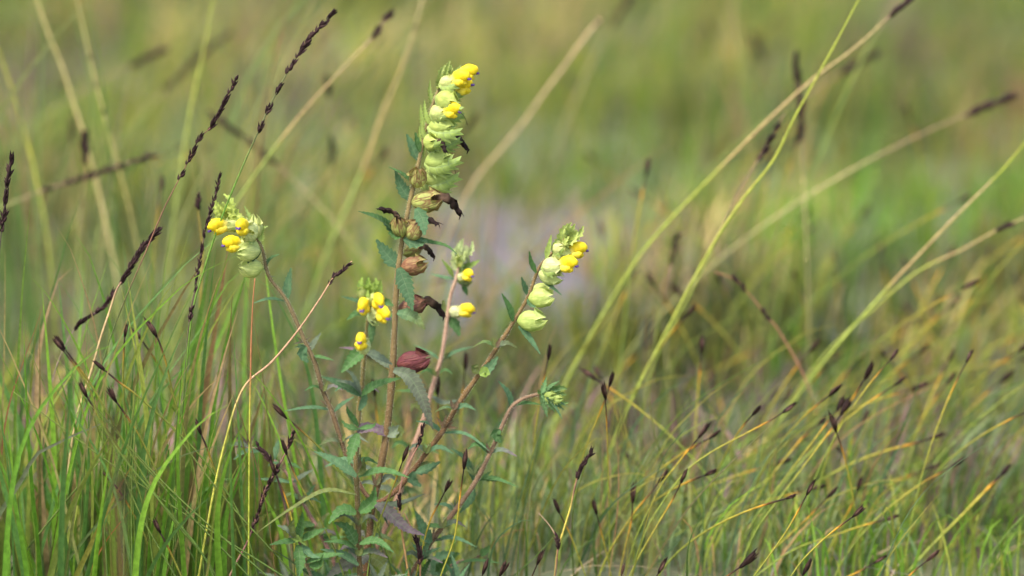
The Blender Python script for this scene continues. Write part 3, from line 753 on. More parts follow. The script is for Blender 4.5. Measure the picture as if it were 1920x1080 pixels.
for p, w, f, c in (([(690, 570), (670, 566), (640, 556)], 12, 50, BLUEG), ([(690, 585), (668, 588), (650, 600)], 14, 30, GREEN), ([(700, 575), (720, 566), (738, 574)], 18, 20, GREEN), ([(688, 560), (676, 545), (671, 530)], 14, 15, LIME),
                   ([(702, 560), (712, 545), (714, 524)], 14, 15, LIME), ([(696, 600), (700, 622), (694, 650)], 17, 40, DKG), ([(684, 655), (664, 672), (640, 698)], 24, 15, GREEN), ([(684, 660), (706, 668), (736, 684)], 17, 40, GREY), ([(680, 662), (660, 655), (636, 652)], 9, 50, PURP),
                   ([(676, 742), (640, 722), (602, 706)], 19, 35, BLUEG), ([(676, 742), (708, 722), (752, 709)], 19, 40, GREEN), ([(676, 738), (656, 720), (630, 714)], 13, 50, GREY), ([(677, 740), (660, 702), (640, 690)], 9, 20, GREY),
                   ([(673, 770), (684, 750), (686, 722)], 13, 20, BLUEG), ([(672, 800), (652, 772), (650, 760)], 11, 30, GREEN), ([(672, 806), (650, 800), (640, 788)], 13, 40, GREEN), ([(673, 804), (700, 800), (706, 790)], 11, 40, GREEN),
                   ([(671, 812), (660, 845), (654, 872)], 26, 8, GREEN), ([(671, 812), (688, 800), (712, 802)], 17, 40, PURP),
                   ([(668, 894), (632, 868), (588, 846)], 21, 35, BLUEG), ([(672, 894), (720, 884), (768, 896)], 18, 50, GREEN), ([(671, 890), (682, 880), (682, 858)], 12, 20, OLIVE), ([(671, 880), (678, 868), (676, 862)], 8, 20, (.14, .1, .05)),
                   ([(668, 928), (612, 922), (552, 952), (480, 1000)], 15, 65, OLIVE), ([(668, 962), (640, 958), (616, 982)], 21, 30, GREEN), ([(668, 1020), (650, 990), (626, 980)], 26, 15, DKG), ([(674, 960), (698, 940), (704, 912)], 28, 12, GREEN),
                   ([(674, 1020), (706, 1016), (738, 1036)], 18, 40, GREEN), ([(670, 1030), (640, 1018), (606, 1016)], 14, 55, GREEN), ([(672, 1060), (640, 1040), (600, 1030)], 16, 40, BLUEG)):
    leaf(B, p, w, f, c, yb(p[0][1]) - .004, yb(p[0][1]) - .004 + random.uniform(-.012, .004))
# --- paler plant a little behind
C_ = stemplant('paler plant with pinkish stem and one yellow flower standing behind the tall stem', (660, 1130), .08)
stem(C_, [(862, 490), (857, 518), (845, 553), (838, 600), (833, 640), (825, 680), (810, 730), (792, 792), (773, 847), (750, 920), (727, 979), (696, 1049), (680, 1090)], 6, 11, .09, .075, col=(0.38, 0.25, 0.17), col1=(0.27, 0.14, 0.10), ground=True)
bud_tip(C_, (862, 505), (872, 456), .09, 9, (0.42, 0.48, 0.2), .36)
flower(C_, (862, 492), (858, 484), .088, -.01, 'bud', (.55, .6, .3), L=30, bract=False); flower(C_, (858, 520), (876, 518), .086, -.006, 'open', (.6, .62, .38), L=22, bract=False)
flower(C_, (842, 584), (860, 584), .086, -.002, 'open', (.66, .66, .46), L=26, fat=1.2, bract=False)
for p, w, f, c in (([(856, 526), (874, 534), (886, 528)], 18, 40, OLIVE), ([(860, 510), (880, 500), (900, 488)], 15, 30, LIME), ([(852, 524), (835, 522), (808, 514)], 11, 50, BLUEG), ([(850, 520), (842, 506), (828, 486)], 10, 30, LIME), ([(866, 536), (872, 544), (876, 554)], 11, 20, GREEN),
                   ([(841, 598), (832, 580), (832, 562)], 18, 20, OLIVE), ([(842, 596), (852, 608), (862, 630)], 19, 10, DKG), ([(826, 676), (804, 662), (774, 646)], 10, 55, BLUEG), ([(828, 676), (856, 660), (890, 650)], 11, 50, BLUEG),
                   ([(826, 672), (836, 668), (846, 672)], 14, 30, OLIVE), ([(806, 745), (780, 735), (742, 733)], 12, 50, GREEN), ([(808, 742), (830, 756), (862, 750)], 12, 45, GREY), ([(800, 770), (776, 760), (770, 772)], 14, 30, OLIVE)):
    leaf(C_, p, w, f, c, .088, .088 + random.uniform(-.01, .006))
for px, py in ((773, 847), (745, 930), (818, 706)): node(C_, px, py, .082)
for px, py in ((672, 985), (673, 1042), (677, 742), (669, 870)): node(B, px, py, -.026, 52)
tuft(C_, 806, 742, .085, 4, 28, 95, 90, (.13, .11, .06)); tuft(C_, 868, 482, .088, 4, 26, 85, 80, (.42, .46, .24))
# --- flowerless side plants
D_ = stemplant('flowerless pink-stemmed plant leaning left with dark withered top among the grass', (640, 1140), .03, 'leafy_plant', 'plant')
stem(D_, [(462, 838), (488, 846), (520, 868), (546, 900), (566, 940), (600, 1000), (628, 1060), (640, 1110)], 4, 8, .04, .03, col=(0.22, 0.13, 0.10), col1=(0.27, 0.14, 0.12), ground=True)
for p, w, f, c in (([(488, 846), (460, 848), (438, 862)], 13, 40, BLUEG), ([(466, 838), (448, 832), (430, 838)], 11, 40, GREY), ([(515, 862), (520, 840), (524, 822)], 14, 30, BLUEG), ([(548, 906), (520, 902), (478, 898)], 12, 55, BLUEG),
                   ([(550, 905), (572, 890), (588, 880)], 11, 40, GREY), ([(566, 945), (552, 940), (548, 936)], 22, 20, OLIVE), ([(570, 945), (585, 920), (592, 908)], 12, 40, BLUEG), ([(602, 1005), (606, 975), (624, 957)], 13, 40, OLIVE), ([(606, 1010), (630, 1010), (652, 1006)], 12, 55, GREEN), ([(590, 985), (572, 985), (552, 992)], 14, 40, GREEN)):
    leaf(D_, p, w, f, c, .03, .03 + random.uniform(-.01, .01))
for px, py in ((530, 880), (566, 942), (600, 1002), (622, 1050)): node(D_, px, py, .03, 44)
tuft(D_, 466, 838, .04, 5, 40, 120, 110, (.085, .05, .055), .16)
E_ = stemplant('leafy shoot with a small green bud rosette low in the grass', (588, 1140), -.02, 'leafy_plant', 'plant')
stem(E_, [(560, 1012), (570, 1040), (582, 1080), (588, 1120)], 6, 7, -.025, -.02, col=(.2, .15, .08), ground=True)
for p, w, f, c in (([(560, 1015), (530, 1018), (505, 1022)], 15, 50, GREEN), ([(562, 1012), (585, 1004), (612, 990)], 16, 35, GREEN), ([(560, 1010), (566, 985), (568, 960)], 17, 20, GREEN), ([(555, 1012), (540, 995), (520, 985)], 15, 40, GREY), ([(558, 1022), (562, 1050), (560, 1084)], 21, 10, GREEN),
                   ([(575, 1055), (600, 1046), (645, 1038)], 17, 45, GREEN), ([(580, 1060), (600, 1060), (606, 1040)], 15, 30, GREEN), ([(566, 1020), (580, 1040), (600, 1046)], 14, 30, BLUEG), ([(556, 1010), (545, 985), (552, 975)], 15, 20, OLIVE)):
    leaf(E_, p, w, f, c, -.028, -.028 + random.uniform(-.012, .008))
tuft(E_, 561, 1014, -.03, 6, 15, 90, 260, LIME, .5)
F_ = stemplant('short leafy sprig with a pink stem right of the low bending branch', (770, 1130), .03, 'leafy_plant', 'plant')
stem(F_, [(905, 1040), (880, 1048), (840, 1062), (800, 1088), (780, 1110)], 5, 7, .035, .03, col=(.28, .17, .13), ground=True)
for p, w, f, c in (([(870, 1050), (890, 1040), (916, 1028)], 18, 40, OLIVE), ([(900, 1042), (914, 1030), (918, 1022)], 14, 20, GREEN), ([(860, 1055), (896, 1052), (940, 1056)], 11, 60, GREEN), ([(820, 1075), (836, 1058), (844, 1046)], 24, 10, GREEN), ([(830, 1068), (856, 1040), (858, 1036)], 13, 30, GREEN), ([(812, 1080), (826, 1044), (862, 1038)], 20, 20, BLUEG)):
    leaf(F_, p, w, f, c, .03, .03 + random.uniform(-.012, .008))
for i in range(9):            # low leaves round the foot of the tall plant
    x0 = random.uniform(540, 860)
    tuft(A if 640 < x0 < 780 else (F_ if x0 >= 780 else E_), x0, 1100, random.uniform(-.03, .03), 4, random.uniform(40, 70), 90, 120, random.choice([GREEN, BLUEG, GREY]), .24)

# ================================================================ dark-headed rushes
def spindle(mb, a, b, r, col, sides=6, n=7):
    P = smooth([a, (np.array(a) + b) / 2, b], n)
    mb.tube(P, r * np.array([.45, .85, 1.0, .92, .68, .38, .06]), col, sides)
HEAD = []
for k in range(6):
    r_ = random.Random(50 + k); q = MB()
    ns = 4 + k % 3
    for i in range(ns):
        a = 2 * math.pi * i / ns + r_.uniform(-.3, .3)
        sp = r_.uniform(.4, 1.0) * (1.0 if k < 4 else 2.0)
        x0 = r_.uniform(0, .0016); l = r_.uniform(.006, .0094)
        c = np.array(r_.choice([(0.014, 0.007, 0.005), (0.022, 0.011, 0.008), (0.055, 0.030, 0.022), (0.009, 0.005, 0.004)]))
        spindle(q, np.array([x0, math.cos(a) * .00035, math.sin(a) * .00035]), np.array([x0 + l, math.cos(a) * .0011 * sp, math.sin(a) * .0011 * sp]), r_.uniform(.00065, .00095), c)
    spindle(q, np.array([-.001, 0, 0]), np.array([.0085, 0, 0]), .0011, np.array((0.011, 0.006, 0.005)))
    HEAD.append(mesh_of('rush_head', q, 0)); HEAD[-1].materials.append(M['spike'])

def rush(pts, y0=0.0, y1=None, label=None, group=None, w=3.1, scale=1.0, var=None, pink=False, dark=.045, P=None, gold=1.0, name='rush_stem'):
    """pts run from the root of the dark head down to the ground"""
    if P is None:
        P = pxpath(pts, y0, y1, 8 * len(pts))
        tipdir = nrm(P[0] - P[2])
        P = to_ground(P)
    else: tipdir = nrm(P[0] - P[2])
    n = len(P); s = np.r_[0, np.cumsum(np.linalg.norm(np.diff(P, axis=0), axis=1))]
    g = random.uniform(.8, 1.2)
    key = np.array([0, .006, .010, .013, .022, .07, .16, .5])
    kc = np.array([(.018, .010, .008), (.025, .013, .009), (.10, .045, .012), (.38, .18, .014), (.26, .21, .025), (.16, .19, .028), (.10, .155, .028), (.07, .125, .03)])
    if gold < 1: kc[3:] = kc[3:] * gold + np.array((.035, .075, .014)) * (1 - gold)
    q = np.linspace(0, s[-1], max(n, int(s[-1] / .004)))
    q = np.unique(np.r_[q, key[key < s[-1]]])
    P = np.stack([np.interp(q, s, P[:, k]) for k in range(3)], 1)
    C = np.stack([np.interp(q * g, key, kc[:, k]) for k in range(3)], 1)
    R = np.interp(q, [0, .012, .03, .3], [.8, 1.1, 1.0, 1.15]) * w * PX * .5
    b = P[-1].copy(); b[2] += .004
    o = thing(name, label, 'rush', b, group)
    mb = MB(); mb.tube(P, R, C, 6); make('stem', mb, M['culm'], o, P[-1])
    v = random.randrange(4) if var is None else var
    h = link('seed_head', HEAD[v], None, o, P[0])
    ax = nrm(tipdir + np.array([random.uniform(-.12, .12), random.uniform(-.12, .12), .05]))
    place(h, None, ax, np.array([.2, -.3, 1.0]) if abs(ax[2]) < .9 else np.array([1.0, -.3, 0]), o)
    h.scale = (scale,) * 3
    return o

LFT = 'rush stems among the tall green grass'
RGT_ = 'sharp rush stems leaning right'
for pts, y0, y1, lab, kw in (
    ([(118, 656), (165, 722), (187, 787), (233, 860), (300, 940), (367, 1020)], -.02, -.02, 'dark-headed rush leaning left, lower of a touching pair above the grass tussock', {}),
    ([(120, 652), (170, 720), (210, 790), (277, 905), (325, 975), (380, 1040)], -.015, -.015, 'dark-headed rush leaning left, upper of a touching pair above the grass tussock', {}),
    ([(196, 694), (225, 718), (267, 750), (367, 845), (430, 930)], .02, .02, 'rush with a nearly level dark head and yellow stem among green blades', {}),
    ([(234, 630), (232, 660), (231, 720), (236, 800), (246, 900)], .03, .03, 'upright rush with small black head, straight above the grass', {'scale': .9}),
    ([(292, 628), (300, 645), (313, 687), (325, 740), (350, 820)], .02, .02, 'rush with long narrow purple-black head leaning left beside the upright one', {'scale': 1.25}),
    ([(264, 636), (285, 665), (306, 700), (330, 760), (350, 830)], .09, .09, 'blurred rush with pinkish head next to the long narrow one', {}),
    ([(217, 752), (253, 803), (278, 850), (310, 920)], .01, .01, 'rush with forked dark head deep among the tussock blades', {'var': 4}),
    ([(162, 742), (190, 790), (230, 850)], .0, .0, 'rush with thin brown head lying along crossing green stems', {}),
    ([(376, 812), (388, 840), (410, 900), (450, 1000)], .03, .03, 'rush with plump dark head leaning left near the yellow bent stem', {}),
    ([(300, 998), (317, 1030), (340, 1080)], -.02, -.02, 'low rush with short black head near the foot of the tussock', {}),
    ([(212, 905), (230, 930), (260, 980)], .03, .03, 'rush with brown head half hidden by wide grass blades', {}),
    ([(536, 782), (570, 812), (617, 858), (663, 917), (700, 975), (722, 1030)], -.004, -.004, 'long arching rush with pale-tipped brown head leaning left to the flower stems', {'gold': .35, 'scale': 1.25}),
    ([(537, 850), (558, 901), (593, 960), (624, 1022), (645, 1080)], -.03, -.03, 'rush with black head and olive stem crossing before the leafy shoot', {'gold': .4}),
    ([(516, 888), (535, 932), (549, 985), (555, 1072)], -.01, -.01, 'rush with bright orange band under its dark top left of the leafy shoot', {}),
    ([(870, 876), (862, 935), (852, 1008), (828, 1075)], -.02, -.02, 'rush with dark pointed head and orange stem before the low right branch', {'scale': 1.2}),
    ([(835, 920), (825, 940), (807, 975), (791, 1030), (780, 1080)], -.004, -.004, 'rush with small bristly black head between main stem and low branch', {'var': 4, 'scale': .8}),
    ([(756, 862), (742, 900), (722, 950), (700, 1010), (690, 1070)], -.03, -.03, 'rush with reddish brown head crossing right before the main stem', {'gold': .5}),
    ([(1028, 672), (1022, 700), (1015, 740), (1005, 800), (996, 900)], .08, .08, 'rush with dark head and orange band right of the drooping calyx pouches', {}),
    ([(1143, 722), (1136, 745), (1120, 785), (1100, 835), (1080, 900), (1064, 960)], .06, .06, 'rush with dark head and orange-yellow stem behind the bristly dry stem', {}),
    ([(1312, 818), (1290, 845), (1262, 880), (1240, 910), (1200, 990)], .05, .05, 'rush with black spindle head on bright yellow stem, two heads below it', {'scale': 1.1}),
    ([(1470, 772), (1445, 788), (1400, 812), (1330, 850), (1280, 890), (1230, 960)], .06, .04, 'rush with almost level long stem, orange then yellow, and dark head', {'scale': 1.15}),
    ([(1577, 776), (1555, 810), (1525, 850), (1480, 910), (1430, 975)], .08, .06, 'rush with double dark head, lower of two parallel golden stems', {'var': 5, 'scale': 1.2}),
    ([(1570, 768), (1545, 800), (1515, 840), (1465, 905), (1420, 965)], .10, .08, 'rush with double dark head, upper of two parallel golden stems', {'var': 5}),
    ([(1535, 795), (1510, 815), (1480, 850), (1440, 900)], .14, .12, 'rush with pale-edged dark head left of the parallel golden stems', {}),
    ([(1618, 792), (1605, 815), (1585, 860), (1560, 930)], .2, .2, 'blurred rush with pinkish forked head right of the parallel golden stems', {'var': 4}),
    ([(1514, 925), (1498, 955), (1475, 995), (1440, 1045), (1410, 1085)], 0, 0, 'sharp rush with slim dark head and orange stem among blurred ones', {'scale': 1.1}),
    ([(1600, 968), (1570, 990), (1540, 1015), (1505, 1050), (1480, 1085)], -.01, -.01, 'sharp rush with blunt black head on an arching yellow-green stem', {'var': 4, 'scale': .95}),
    ([(1552, 932), (1530, 955), (1500, 985), (1450, 1030)], .08, .08, 'rush with brown head just above the blunt black one', {}),
    ([(1608, 918), (1598, 945), (1575, 990), (1560, 1040)], .1, .1, 'blurred rush with black head rising right of the brown one', {}),
    ([(1277, 904), (1262, 935), (1235, 980), (1200, 1040), (1180, 1080)], .03, .03, 'rush with dark head and golden bend low among thin stems', {}),
    ([(1236, 903), (1222, 922), (1190, 960), (1150, 1020)], .05, .05, 'rush with olive-brown head close to a bright yellow stem', {}),
    ([(1186, 940), (1184, 975), (1176, 1010), (1165, 1060)], .05, .05, 'upright rush with long black head and dark sheath', {'scale': 1.3}),
    ([(1048, 960), (1066, 995), (1080, 1030), (1098, 1080)], .03, .03, 'rush with bent dark sheath leaning left beside the dry stem', {'gold': .6}),
    ([(1118, 962), (1128, 1000), (1138, 1040), (1146, 1080)], .05, .05, 'rush with black head leaning left over fine green stems', {'gold': .6}),
    ([(1008, 1056), (1000, 1075), (992, 1095)], -.02, -.02, 'short rush with slim dark head and orange base', {}),
    ([(1390, 1062), (1372, 1074), (1350, 1090)], -.05, -.05, 'low rush with large spreading black head', {'var': 5, 'scale': 1.35}),
    ([(1507, 1075), (1500, 1088), (1490, 1105)], -.05, -.05, 'low rush with broad pale-veined dark head', {'scale': 1.1}),
    ([(1236, 1072), (1226, 1090), (1215, 1110)], -.05, -.05, 'low rush with flat leaf-like brown head', {'scale': 1.1}),
    ([(1166, 1076), (1164, 1092), (1160, 1110)], -.05, -.05, 'low rush with tiny black club head', {'scale': .7}),
    ([(906, 1074), (900, 1090), (890, 1110)], -.04, -.04, 'low rush with slanted brown head beside a split black one', {}),
    ([(938, 1078), (932, 1092), (925, 1110)], -.04, -.04, 'low rush with split black head', {'var': 4}),
    ([(1662, 974), (1620, 985), (1560, 1005), (1490, 1030), (1430, 1070)], .08, .06, 'rush with pink-brown head on a long low level stem', {}),
    ([(1878, 890), (1850, 918), (1800, 970), (1750, 1020), (1700, 1075)], .12, .08, 'rush with pink head on thick straight yellow stem', {'scale': 1.2, 'w': 6}),
    ([(1745, 822), (1712, 832), (1660, 846), (1600, 868), (1540, 900)], .14, .14, 'blurred rush with level orange stem and brown head', {'w': 5}),
    ([(1740, 1050), (1715, 1070), (1690, 1095)], .02, .02, 'rush with brown head above low yellow stem', {}),
    ([(1640, 1055), (1610, 1072), (1570, 1090)], .05, .05, 'rush with pinkish head, level, close to the ground', {}),
    ([(1720, 748), (1728, 790), (1728, 850), (1730, 930)], .3, .3, 'blurred upright rush with two small dark heads', {}),
    ([(703, 740), (708, 790), (718, 850)], .12, .12, 'blurred rush with dark top and orange neck behind the main stem', {'scale': 1.2}),
    ([(820, 735), (822, 790), (824, 870)], .10, .10, 'rush with dark upright head behind the pink stem', {'scale': 1.3}),
    ([(872, 690), (866, 760), (862, 860)], .16, .16, 'blurred rush with dark head between pink stem and right branch', {'scale': 1.2}),
):
    if pts[0][0] < 480: kw = {'gold': .4, 'w': 3.8, **kw}; y0 -= .035; y1 -= .035
    rush(pts, y0, y1, lab, LFT if pts[0][0] < 640 else RGT_, **kw)

# blurred rushes of the meadow behind and a few out-of-focus ones in front
def loose_path(x, y, h, lean, n=16):
    t = np.linspace(1, 0, n)[:, None]
    z0 = gz(x, y) - .006
    return np.array([x, y, z0]) + np.hstack([lean[0] * t ** 1.7, lean[1] * t ** 1.7, h * (t - .12 * t ** 3) / .9])
def rgrp(y, lx):
    return '%s meadow rushes %s' % ('softly blurred' if y < .8 else 'far, heavily blurred', 'leaning left' if lx < -.005 else 'leaning far right' if lx > .06 else 'near upright')
def rlab(y, lx):
    return '%s dark-headed rush %s in the meadow behind the flowers' % ('softly blurred' if y < .8 else 'far, heavily blurred', 'leaning left' if lx < -.005 else 'leaning far right' if lx > .06 else 'standing nearly upright')
k = 0
while k < 215:
    y = random.uniform(.14, 2.2) if k < 120 else random.uniform(.05, .6); x = random.uniform(-.55, .55) * (1 + y / 2.4)
    if k >= 120: x = random.uniform(.03, .34) * (1 + y / 2.4)
    if y < .5 and x < 0.0 and random.random() < .7: continue
    if bare(np.array(x), np.array(y)) > .5: continue
    h = random.uniform(.10, .22) if k < 120 else random.uniform(.05, .15); lx = random.gauss(.05, .06)
    rush(None, P=loose_path(x, y, h, (lx, random.gauss(0, .03))), label=rlab(y, lx), group=rgrp(y, lx), w=random.uniform(2.6, 4), scale=random.uniform(.8, 1.4))
    k += 1

# ================================================================ moor grass with dark spikelets
SPK = []
for k in range(5):
    r_ = random.Random(80 + k); q = MB()
    for i in range(4 + k % 3):
        a = r_.uniform(0, 6.28); x0 = r_.uniform(-.0016, .0012); l = r_.uniform(.0030, .0046); sp = r_.uniform(.0005, .0018)
        c = np.array(r_.choice([(0.020, 0.010, 0.010), (0.032, 0.016, 0.017), (0.013, 0.007, 0.007), (0.055, 0.032, 0.028)]))
        spindle(q, np.array([x0, math.cos(a) * .0003, math.sin(a) * .0003]), np.array([x0 + l, math.cos(a) * sp, math.sin(a) * sp]), r_.uniform(.0005, .0008), c)
    SPK.append(mesh_of('spikelet', q, 0)); SPK[-1].materials.append(M['spike'])

def moor(pts, y0, y1=None, label='', group=None, w=3.0, spikes=(), c0=(.16, .10, .06), c1=(.13, .19, .03), c2=(.10, .15, .03), turn=.35, scale=1.0, P=None, root=True, name='moor_grass_stem', cat='grass stem', wt=None, tan=None):
    """spikes: list of (from, to, count) along the path length in 0..1 of the given pixel path"""
    if P is None: P = pxpath(pts, y0, y1, 14 * len(pts))
    L0 = plen(P); P0 = P
    if root: P = to_ground(P)
    n = len(P); s = np.r_[0, np.cumsum(np.linalg.norm(np.diff(P, axis=0), axis=1))]; t = s / s[-1]
    key, kc = [0, turn * .7, turn, 1], np.array([c0, c0, c1, c2])
    if tan: key = [0, tan[0] - .02, tan[0], tan[1], tan[1] + .03, 1]; kc = np.array([c0, c0, (.36, .27, .12), (.33, .23, .09), c1, c2])
    C = np.stack([np.interp(t, key, kc[:, i]) for i in range(3)], 1)
    R = np.interp(t, [0, .3, 1], [wt or w * .55, w, w * 1.1]) * PX * .5
    b = P[-1].copy(); b[2] += .004
    o = thing(name, label, cat, b, group)
    mb = MB(); mb.tube(P, R, C, 6); make('stem', mb, M['culm'], o, P[-1])
    T = np.gradient(P, axis=0)
    for a, e, cnt in spikes:
        for i in range(cnt):
            q = (a + (e - a) * (i + .5) / cnt + random.uniform(-.2, .2) / max(cnt, 1) * (e - a)) * L0
            j = min(n - 2, int(np.searchsorted(s, q))); p = np.array([np.interp(q, s, P[:, k_]) for k_ in range(3)])
            h = link('spikelet', SPK[random.randrange(5)], None, o, p)
            ax = nrm(-nrm(T[j]) + np.array([random.uniform(-.28, .28), random.uniform(-.2, .2), random.uniform(-.1, .1)]))
            place(h, None, ax, np.array([.3, -1.0, .3]), o)
            h.scale = (scale * random.uniform(.85, 1.2),) * 3
    return o

MG = 'moor grass stems with dark spikelets'
moor([(628, 18), (606, 44), (580, 72), (560, 102), (545, 125), (523, 165), (503, 205), (485, 245), (458, 305), (430, 372), (404, 440), (380, 515), (362, 580), (350, 680), (340, 800), (332, 920), (322, 1080)], 0.0, 0.0,
     'moor grass with bold chain of dark spikelets leaning right, green stem', MG, 3.2, [(f - .006, f + .008, 3) for f in (.012, .036, .056, .075, .092, .12, .16, .198, .23)], c0=(.10, .11, .04), c1=(.10, .20, .025), turn=.3, scale=1.05)
moor([(441, 150), (432, 170), (418, 195), (395, 238), (375, 258), (360, 288), (343, 322), (318, 370), (300, 408), (270, 480), (235, 560), (205, 640), (180, 730), (160, 850), (150, 1000)], 0.01, 0.02,
     'moor grass with thin reddish tip and small dark spikelets leaning right', MG, 2.6, [(.0, .03, 3), (.045, .075, 5), (.08, .115, 5), (.135, .15, 3), (.165, .20, 5), (.22, .235, 2)], c0=(.17, .08, .05), c1=(.07, .09, .025), turn=.45, scale=1.0)
moor([(412, 328), (402, 370), (390, 410), (383, 440), (378, 470), (370, 510), (366, 540), (358, 580), (354, 610), (350, 650), (344, 740), (338, 850), (330, 1000), (326, 1080)], -.008, -.008,
     'moor grass with slender beaded dark spike just left of the leaning flower head', MG, 2.4, [(.0, .16, 12), (.18, .30, 9), (.33, .37, 4)], c0=(.10, .06, .05), c1=(.08, .12, .03), turn=.42, scale=.85)
moor([(294, 432), (280, 450), (265, 466), (245, 500), (232, 522), (218, 545), (205, 585), (190, 630), (170, 700), (140, 800), (120, 950)], .03, .03,
     'moor grass with thick dark plume drooping left on a straw stem', MG, 4.5, [(.0, .22, 26)], c0=(.16, .09, .07), c1=(.40, .27, .13), c2=(.22, .22, .08), turn=.2, scale=1.15)
moor([(214, 548), (196, 572), (176, 588), (150, 605), (135, 625)], .06, .06, 'pale purple spike of moor grass lying behind the dark drooping plume', MG, 3, [(.0, .5, 9), (.55, .95, 5)], c0=(.2, .14, .11), c1=(.2, .15, .1), scale=1.0)
moor([(22, 298), (16, 325), (12, 350), (9, 380), (6, 410), (2, 440), (-4, 520), (-10, 640), (-14, 800)], .01, .01, 'moor grass with black beaded spike standing clear above the pale grass', MG, 2.6, [(.0, .05, 4), (.06, .11, 4), (.13, .18, 4), (.2, .27, 6)], c0=(.06, .04, .04), c1=(.1, .14, .03), turn=.35, scale=1.1)
moor([(660, 490), (640, 508), (624, 522), (600, 560), (560, 618), (510, 678), (465, 716), (442, 760), (422, 830), (405, 900), (388, 990), (372, 1085)], -.004, -.02,
     'dry pink-brown grass stem with dark tip bending into a yellow lower stem', MG, 4.2, [(.01, .09, 7)], c0=(.36, .21, .12), c1=(.38, .36, .06), c2=(.26, .28, .04), turn=.48, scale=.9)
moor([(478, 522), (474, 570), (471, 640), (470, 700), (468, 800), (467, 920), (466, 1085)], -.02, -.02, 'straight upright stem, rust red above and yellow-green below', 'plain grass stems', 3.8, [], c0=(.30, .12, .05), c1=(.30, .30, .04), c2=(.17, .24, .03), turn=.35)
moor([(548, 812), (535, 850), (512, 893), (497, 920), (486, 955), (474, 990), (462, 1020), (440, 1060)], -.008, -.008, 'old purple-brown spike arching over the leafy shoot', MG, 4, [(.0, .12, 4), (.25, .75, 12)], c0=(.17, .08, .07), c1=(.28, .17, .10), turn=.7, scale=.95)
moor([(484, 838), (496, 850), (510, 870), (518, 890)], .0, .0, 'dark brown withered spike beside the purple-brown arching one', MG, 5, [(.0, .6, 9)], c0=(.06, .035, .03), c1=(.1, .06, .04), scale=.95)
moor([(1112, 842), (1098, 865), (1086, 885), (1078, 912), (1070, 950), (1058, 990), (1046, 1030), (1040, 1080)], .0, .0, 'dry brown stem with one bristly dark seed cluster on yellow stalk', MG, 4, [(.02, .14, 4), (.14, .25, 9)], c0=(.22, .12, .07), c1=(.42, .34, .06), c2=(.2, .12, .06), turn=.36, scale=1.0)
moor([(1010, 962), (1030, 985), (1042, 1005), (1046, 1020), (1044, 1050), (1040, 1085)], -.002, -.002, 'thin dry stalk with small brown seed knot meeting the bristly stem', MG, 3, [(.4, .6, 5)], c0=(.3, .2, .12), c1=(.2, .10, .06), scale=.8)
moor([(793, 798), (786, 830), (770, 862), (754, 900), (748, 940), (752, 985), (760, 1040), (768, 1090)], -.012, -.012, 'pinkish dry stalk with split brown seed head before the branch fork', MG, 4.5, [(.0, .16, 9), (.46, .56, 12)], c0=(.34, .17, .11), c1=(.34, .20, .10), c2=(.4, .22, .04), turn=.4, scale=.72)
moor([(758, 962), (776, 1000), (787, 1040), (788, 1090)], -.014, -.014, 'short brown stalk with clustered dark seed knot near the ground', MG, 3.5, [(.4, .75, 12)], c0=(.3, .15, .08), c1=(.22, .10, .06), scale=1.0)
